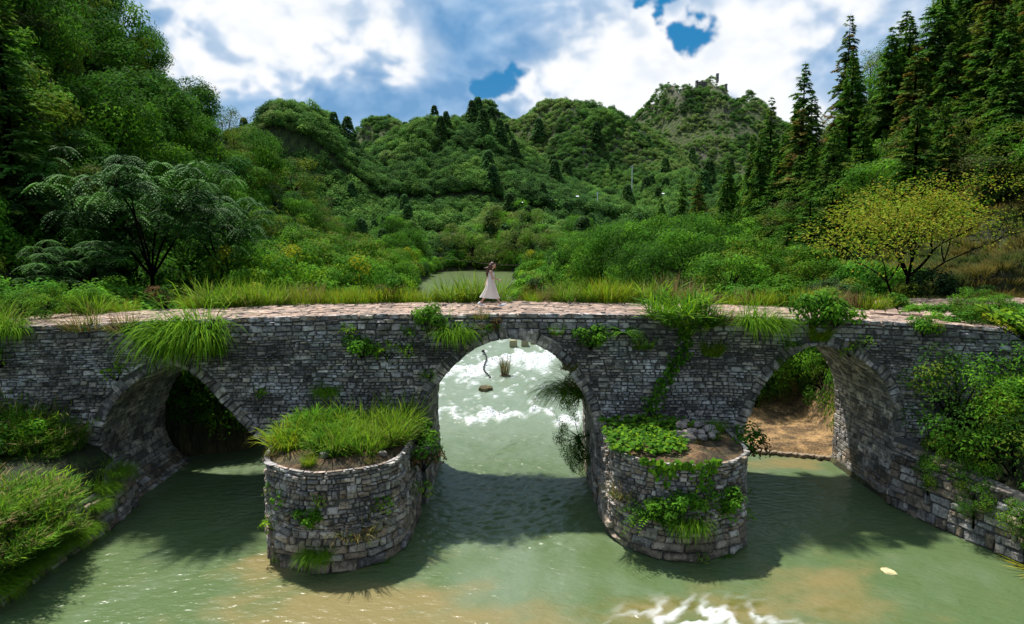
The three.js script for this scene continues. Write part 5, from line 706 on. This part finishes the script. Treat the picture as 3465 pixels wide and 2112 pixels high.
function sitter(label, [x, y, z], turn, shirtCol, legCol) {
  const w = thing('person', label, 'person', [x, y, z], turn), torso = [[0, .12, .07, .12, 0, .12, -.07, .12], [0, .12, 0, .13, .05, .36, 0, .13], [.05, .42, .1, .07, .05, .42, -.1, .07]], legs = [[0, .12, .09, .1, .36, .3, .1, .07], [.36, .3, .1, .065, .42, .02, .1, .045], [0, .12, -.09, .1, .36, .3, -.1, .07], [.36, .3, -.1, .065, .42, .02, -.1, .045]];
  part('body', boneMesh([...torso.map(q => q.map((v, i) => i === 3 || i === 7 ? v * .9 : v)), [.05, .45, 0, .05, .07, .56, 0, .05], [.08, .64, 0, .09, .08, .68, 0, .09], [.05, .42, .14, .04, .16, .22, .2, .035], [.16, .22, .2, .035, .33, .26, .14, .028], [.05, .42, -.14, .04, .16, .22, -.2, .035], [.16, .22, -.2, .035, .33, .26, -.14, .028], [.42, .04, .1, .04, .52, .02, .1, .03], [.42, .04, -.1, .04, .52, .02, -.1, .03]], .03, .02), skin, w);
  part('shirt', boneMesh([...torso, [.05, .42, .13, .055, .1, .31, .18, .05], [.05, .42, -.13, .055, .1, .31, -.18, .05]], .04, .02), plain(...shirtCol), w); part('trousers', boneMesh([[0, .1, .06, .125, 0, .1, -.06, .125], ...legs], .03, .02), plain(...legCol), w); part('hair', boneMesh([[.06, .69, 0, .1, .05, .68, 0, .1], [.02, .64, 0, .085, 0, .6, 0, .07]], .02, .02), hairDark, w);
}
sitter('person in a white shirt and dark trousers crouching by the pool beyond the deck', [.15, 1.32, -61.2], -.6, [.8, .8, .82], [.03, .03, .035]); sitter('person in dark blue beside the white-shirted one by the pool', [1.0, 1.3, -61], 2.6, [.05, .06, .12], [.04, .05, .1]); sitter('dark-clothed person sitting apart to the right by the pool', [2.7, 1.8, -60.5], 2.2, [.05, .045, .06], [.03, .03, .04]);
// ---------------------------------------------------------------- stones, posts, lines
function rock(seed, sx, sy, sz, col) { const R = rng(seed), g = new THREE.IcosahedronGeometry(1, 1), p = g.attributes.position, b = new MB(), q = k => { const x = p.getX(k), y = p.getY(k), z = p.getZ(k), f = 1 + .28 * n3(x * 1.3 + seed, y * 1.3, z * 1.3) + .1 * n3(x * 3, y * 3 + seed, z * 3), cut = v => Math.sign(v) * Math.min(Math.abs(v), .72); return [cut(x * f) * sx, cut(y * f) * sy, cut(z * f) * sz]; }; for (let k = 0; k < p.count; k += 3) { const A = q(k), B = q(k + 1), C = q(k + 2), u = v => [v[0] * .6 + v[2] * .3, v[1] * .6]; b.flat(A, B, C, vary(R, col, .08), u(A), u(B), u(C)); } return b.geo(); }
function rockThing(name, label, seed, [x, y, z], [sx, sy, sz], col, group, tilt = 0) { const m = new THREE.Mesh(rock(seed, sx, sy, sz, col), M.stone); m.name = numbered(name); m.position.set(x, y, z); m.rotation.set(tilt, seed, tilt * .6); m.castShadow = m.receiveShadow = true; tag(m, label, 'rock', group); scene.add(m); }
{
  const R = rng(900); for (let k = 0; k < 18; k++) { const a = R() * 6.28, q = Math.sqrt(R()); rockThing('rubble_stone', 'broken wall stone in the rubble heap on the right pier', 901 + k, [6.05 + Math.cos(a) * q * .75, 3.1 + .3 * (1 - q) + .06 * R(), 1.7 + Math.sin(a) * q * .9], [.16 + .16 * R(), .08 + .1 * R(), .13 + .13 * R()], [[.36, .32, .29], [.30, .27, .25], [.42, .35, .30]][k % 3], 'broken stones heaped on the right pier', (R() - .5) * 1.2); }
  rockThing('rubble_stone', 'pale loose stone in the grass on the left pier top', 931, [-5.6, 3.15, 4.3], [.2, .13, .16], [.45, .41, .38]); rockThing('rubble_stone', 'small loose stone at the right rim of the left pier top', 932, [-3.9, 3.1, 4.0], [.16, .1, .14], [.4, .34, .3]);
  rockThing('river_rock', 'mossy brown rock breaking the lower rapid behind the middle arch', 940, [-1.56, .5, -16.8], [.55, .3, .4], [.19, .16, .07]); rockThing('river_rock', 'pale yellow rock just under the surface at lower right', 941, [10.9, -.05, 5.3], [.34, .11, .24], [.62, .57, .30]); rockThing('river_rock', 'flat rock at the foot of the dry reeds in the rapids', 942, [-.45, .42, -20.8], [.5, .22, .4], [.13, .11, .07]);
  rockThing('bank_rock', 'angular grey rock at the waterline of the right bank', 943, [15.2, .1, 4.2], [.42, .24, .3], [.26, .25, .26]); rockThing('bank_rock', 'rock in the lower right corner beside the floating weed', 944, [15.7, .1, 5.0], [.5, .28, .4], [.2, .19, .2]); rockThing('bank_rock', 'small rock below the dark shrub at lower right', 945, [15.9, .1, 5.7], [.3, .2, .26], [.3, .28, .27]);
  for (const [x, z, l] of [[.1, -29.2, 'left square stepping block on the weir above the rapids'], [.98, -29.5, 'right square stepping block on the weir above the rapids'], [1.7, -30.4, 'third stepping block half hidden by the arch edge']]) { const g = new THREE.BoxGeometry(.55, .7, .5, 3, 3, 3), p = g.attributes.position; for (let k = 0; k < p.count; k++) { const a = p.getX(k), b = p.getY(k), c = p.getZ(k); p.setXYZ(k, a * (1 - .12 * b) + .03 * n3(a * 4 + x, b * 4, c * 4), b + .03 * n3(a * 4, b * 4 + x, c * 4), c * (1 - .12 * b)); } g.computeVertexNormals(); const m = new THREE.Mesh(g, plain(.30, .27, .15, .9)); m.name = numbered('stepping_block'); m.position.set(x, 1.22, z); m.castShadow = m.receiveShadow = true; tag(m, l, 'block'); scene.add(m); }
  // sandbank edge stones
  for (let k = 0; k < 16; k++) { const t = k / 15, x = 10.5 + 3.1 * t, z = -6.2 + 1.1 * t + .15 * R(); rockThing('edge_stone', 'flat stone in the row edging the sandbank under the right arch', 950 + k, [x, .1, z], [.2 + .1 * R(), .1, .14], [.28, .22, .15], 'flat stones edging the sandbank'); }
  const reeds = tuft(960, { n: 150, len: 1.35, wid: .018, droop: .05, spread: .22, fan: .35, palette: [P.brown, [.12, .08, .04], P.olive], tip: [P.straw, P.olive, P.brown] }); placeCopy(reeds, 'reed_clump', 'clump of dry brown reeds standing in the rapids', 'reeds', [-.45, .55, -20.8], 0, 1.05);
  const weed = tuft(961, { n: 60, len: 1.0, wid: .03, droop: .02, spread: .2, up: .06, fan: 1, palette: [P.yellow, [.35, .26, .03], P.lime], tip: [[.4, .3, .03], P.yellow] }); placeCopy(weed, 'water_weed', 'yellow-green weed trailing in the water at the lower right edge', 'weed', [15.2, .06, 5.5], 2.4, 1.1);
  // drift twig
  const tw = new MB(); limb(tw, rng(962), [15.2, .15, 5.3], [16.3, .5, 5.2], .04, .015, .25, 5, [.3, .2, .15]); const tg = new THREE.Mesh(tw.geo(), M.bark); tg.name = 'driftwood'; tag(tg, 'bent drift branch on the right bank above the weed', 'branch'); tg.castShadow = tg.receiveShadow = true; scene.add(tg);
  // float line
  const fl = thing('float_line', 'line of small dark floats drifting down through the rapids', 'float line'), rope = new MB(), path = []; for (let k = 0; k <= 16; k++) { const t = k / 16, z = -27 + 7.6 * t, x = -2.1 + .62 * t + .16 * Math.sin(t * 7); path.push([x, riverLevel(z) + .22, z]); } rope.tube(path, path.map(() => .008), 4, [.05, .05, .05]); part('rope', rope.geo(), M.bark, fl); const ball = new THREE.SphereGeometry(.07, 10, 8), black = plain(.02, .022, .025, .5); path.forEach((p, k) => { const m = part('float', ball, black, fl); m.position.set(...p); if (!k) m.scale.setScalar(1.7); });
  // cable over the pool with its two white posts
  const cab = new MB(), pts = []; for (let k = 0; k <= 14; k++) { const t = k / 14; pts.push([mix(-20.4, 2.2, t), mix(5.2, 4.2, t) - .7 * Math.sin(t * Math.PI), mix(-139, -92, t)]); } cab.tube(pts, pts.map(() => .085), 5, [.95, .97, .95]); const cm = new THREE.Mesh(cab.geo(), M.bark); cm.name = 'cable'; tag(cm, 'pale cable slung low across the pool', 'cable'); cm.castShadow = cm.receiveShadow = true; scene.add(cm);
  for (const [x, l] of [[-20.4, 'white post at the left end of the pool cable'], [-17.9, 'white post just right of the cable end on the pool shore']]) { const z = -139, gy = ground(x, z), t = thing('cable_post', l, 'post', [x, gy, z]), h = 1.7; part('shaft', new THREE.CylinderGeometry(.14, .2, h, 10).translate(0, h / 2, 0), plain(.72, .74, .76), t); part('cap', new THREE.CylinderGeometry(.24, .24, .2, 10).translate(0, h + .05, 0), plain(.72, .74, .76), t); }
}
// utility poles and small solar lamps on the slopes behind the pool
for (const [x, z, top, l] of [[7.3, -150, 12.4, 'pale concrete pole above the willows'], [22.6, -170, 20, 'thin dark pole on the wooded slope right of centre'], [36.5, -200, 29.5, 'thin pole high on the slope under the terraced hill']]) { const gy = ground(x, z), h = top - gy, t = thing('utility_pole', l, 'pole', [x, gy, z]); part('shaft', new THREE.CylinderGeometry(.11, .18, h, 8).translate(0, h / 2, 0), plain(.62, .62, .6), t); part('crossarm', new THREE.BoxGeometry(1.4, .12, .12).translate(0, h - .5, 0), plain(.45, .45, .44), t); }
for (const [x, z, y, l] of [[2.4, -160, 16.8, 'small white lamp panel lowest on the left of the far slope'], [9.9, -165, 17.7, 'small white lamp panel second along the far slope'], [17.3, -170, 18.8, 'small white lamp panel third along the far slope'], [42, -180, 20, 'small white lamp panel far right on the slope near the conifers']]) { const gy = ground(x, z), h = Math.max(2.5, y - gy), t = thing('solar_lamp', l, 'lamp', [x, gy, z]); part('shaft', new THREE.CylinderGeometry(.05, .07, h, 6).translate(0, h / 2, 0), plain(.6, .6, .6), t); part('panel', new THREE.BoxGeometry(.75, .06, .5).rotateX(.4).translate(0, h, 0), plain(.8, .82, .85, .4), t); }
// ruins on the terraced hill
{
  const R = rng(970), hx = 106, hz = -396; function ruin(name, label, x, z, w, h, d, group) { const g = thing(name, label, 'ruin', [x, ground(x, z) - .8, z], 0, group); h += .8 + 1.8; const rows = Math.max(3, Math.round(h / .8)); for (let r = 0; r < rows; r++) { let u = -w / 2; while (u < w / 2 - .2) { const ww = Math.min(w / 2 - u, .9 + .8 * R()); if (r === rows - 1 && R() < .4 && w > 3) { u += ww; continue; } const m = part('block', rock(Math.floor(R() * 1000), ww * .72, h / rows * .72, d * .7, greys[Math.floor(R() * 8)].map(c => c * .9)), M.stone, g); m.position.set(u + ww / 2, (r + .5) * h / rows, 0); u += ww; } } }
  ruin('ruined_wall', 'ruined stone watch-house wall on the highest terraced hilltop', hx, hz, 6.2, 3.6, 3); [[-11, 2.6, 2.2], [-7, 2.6, 1.6], [8.2, 1.5, 2.6], [13.2, 1.5, 2.6], [20.5, 1.3, 2.2]].forEach(([dx, w, h], k) => ruin('ruined_pillar', ['broad stump of ruined wall leftmost on the terraced hilltop', 'stump of ruined wall just left of the watch-house', 'standing stone just right of the watch-house on the hilltop', 'second standing stone right of the watch-house on the hilltop', 'rightmost standing stone on the terraced hilltop'][k], hx + dx, hz + (k > 1 ? 3 : 1), w, h, 1.5, 'ruined stumps on the hilltop'));
}
renderer.render(scene, camera);
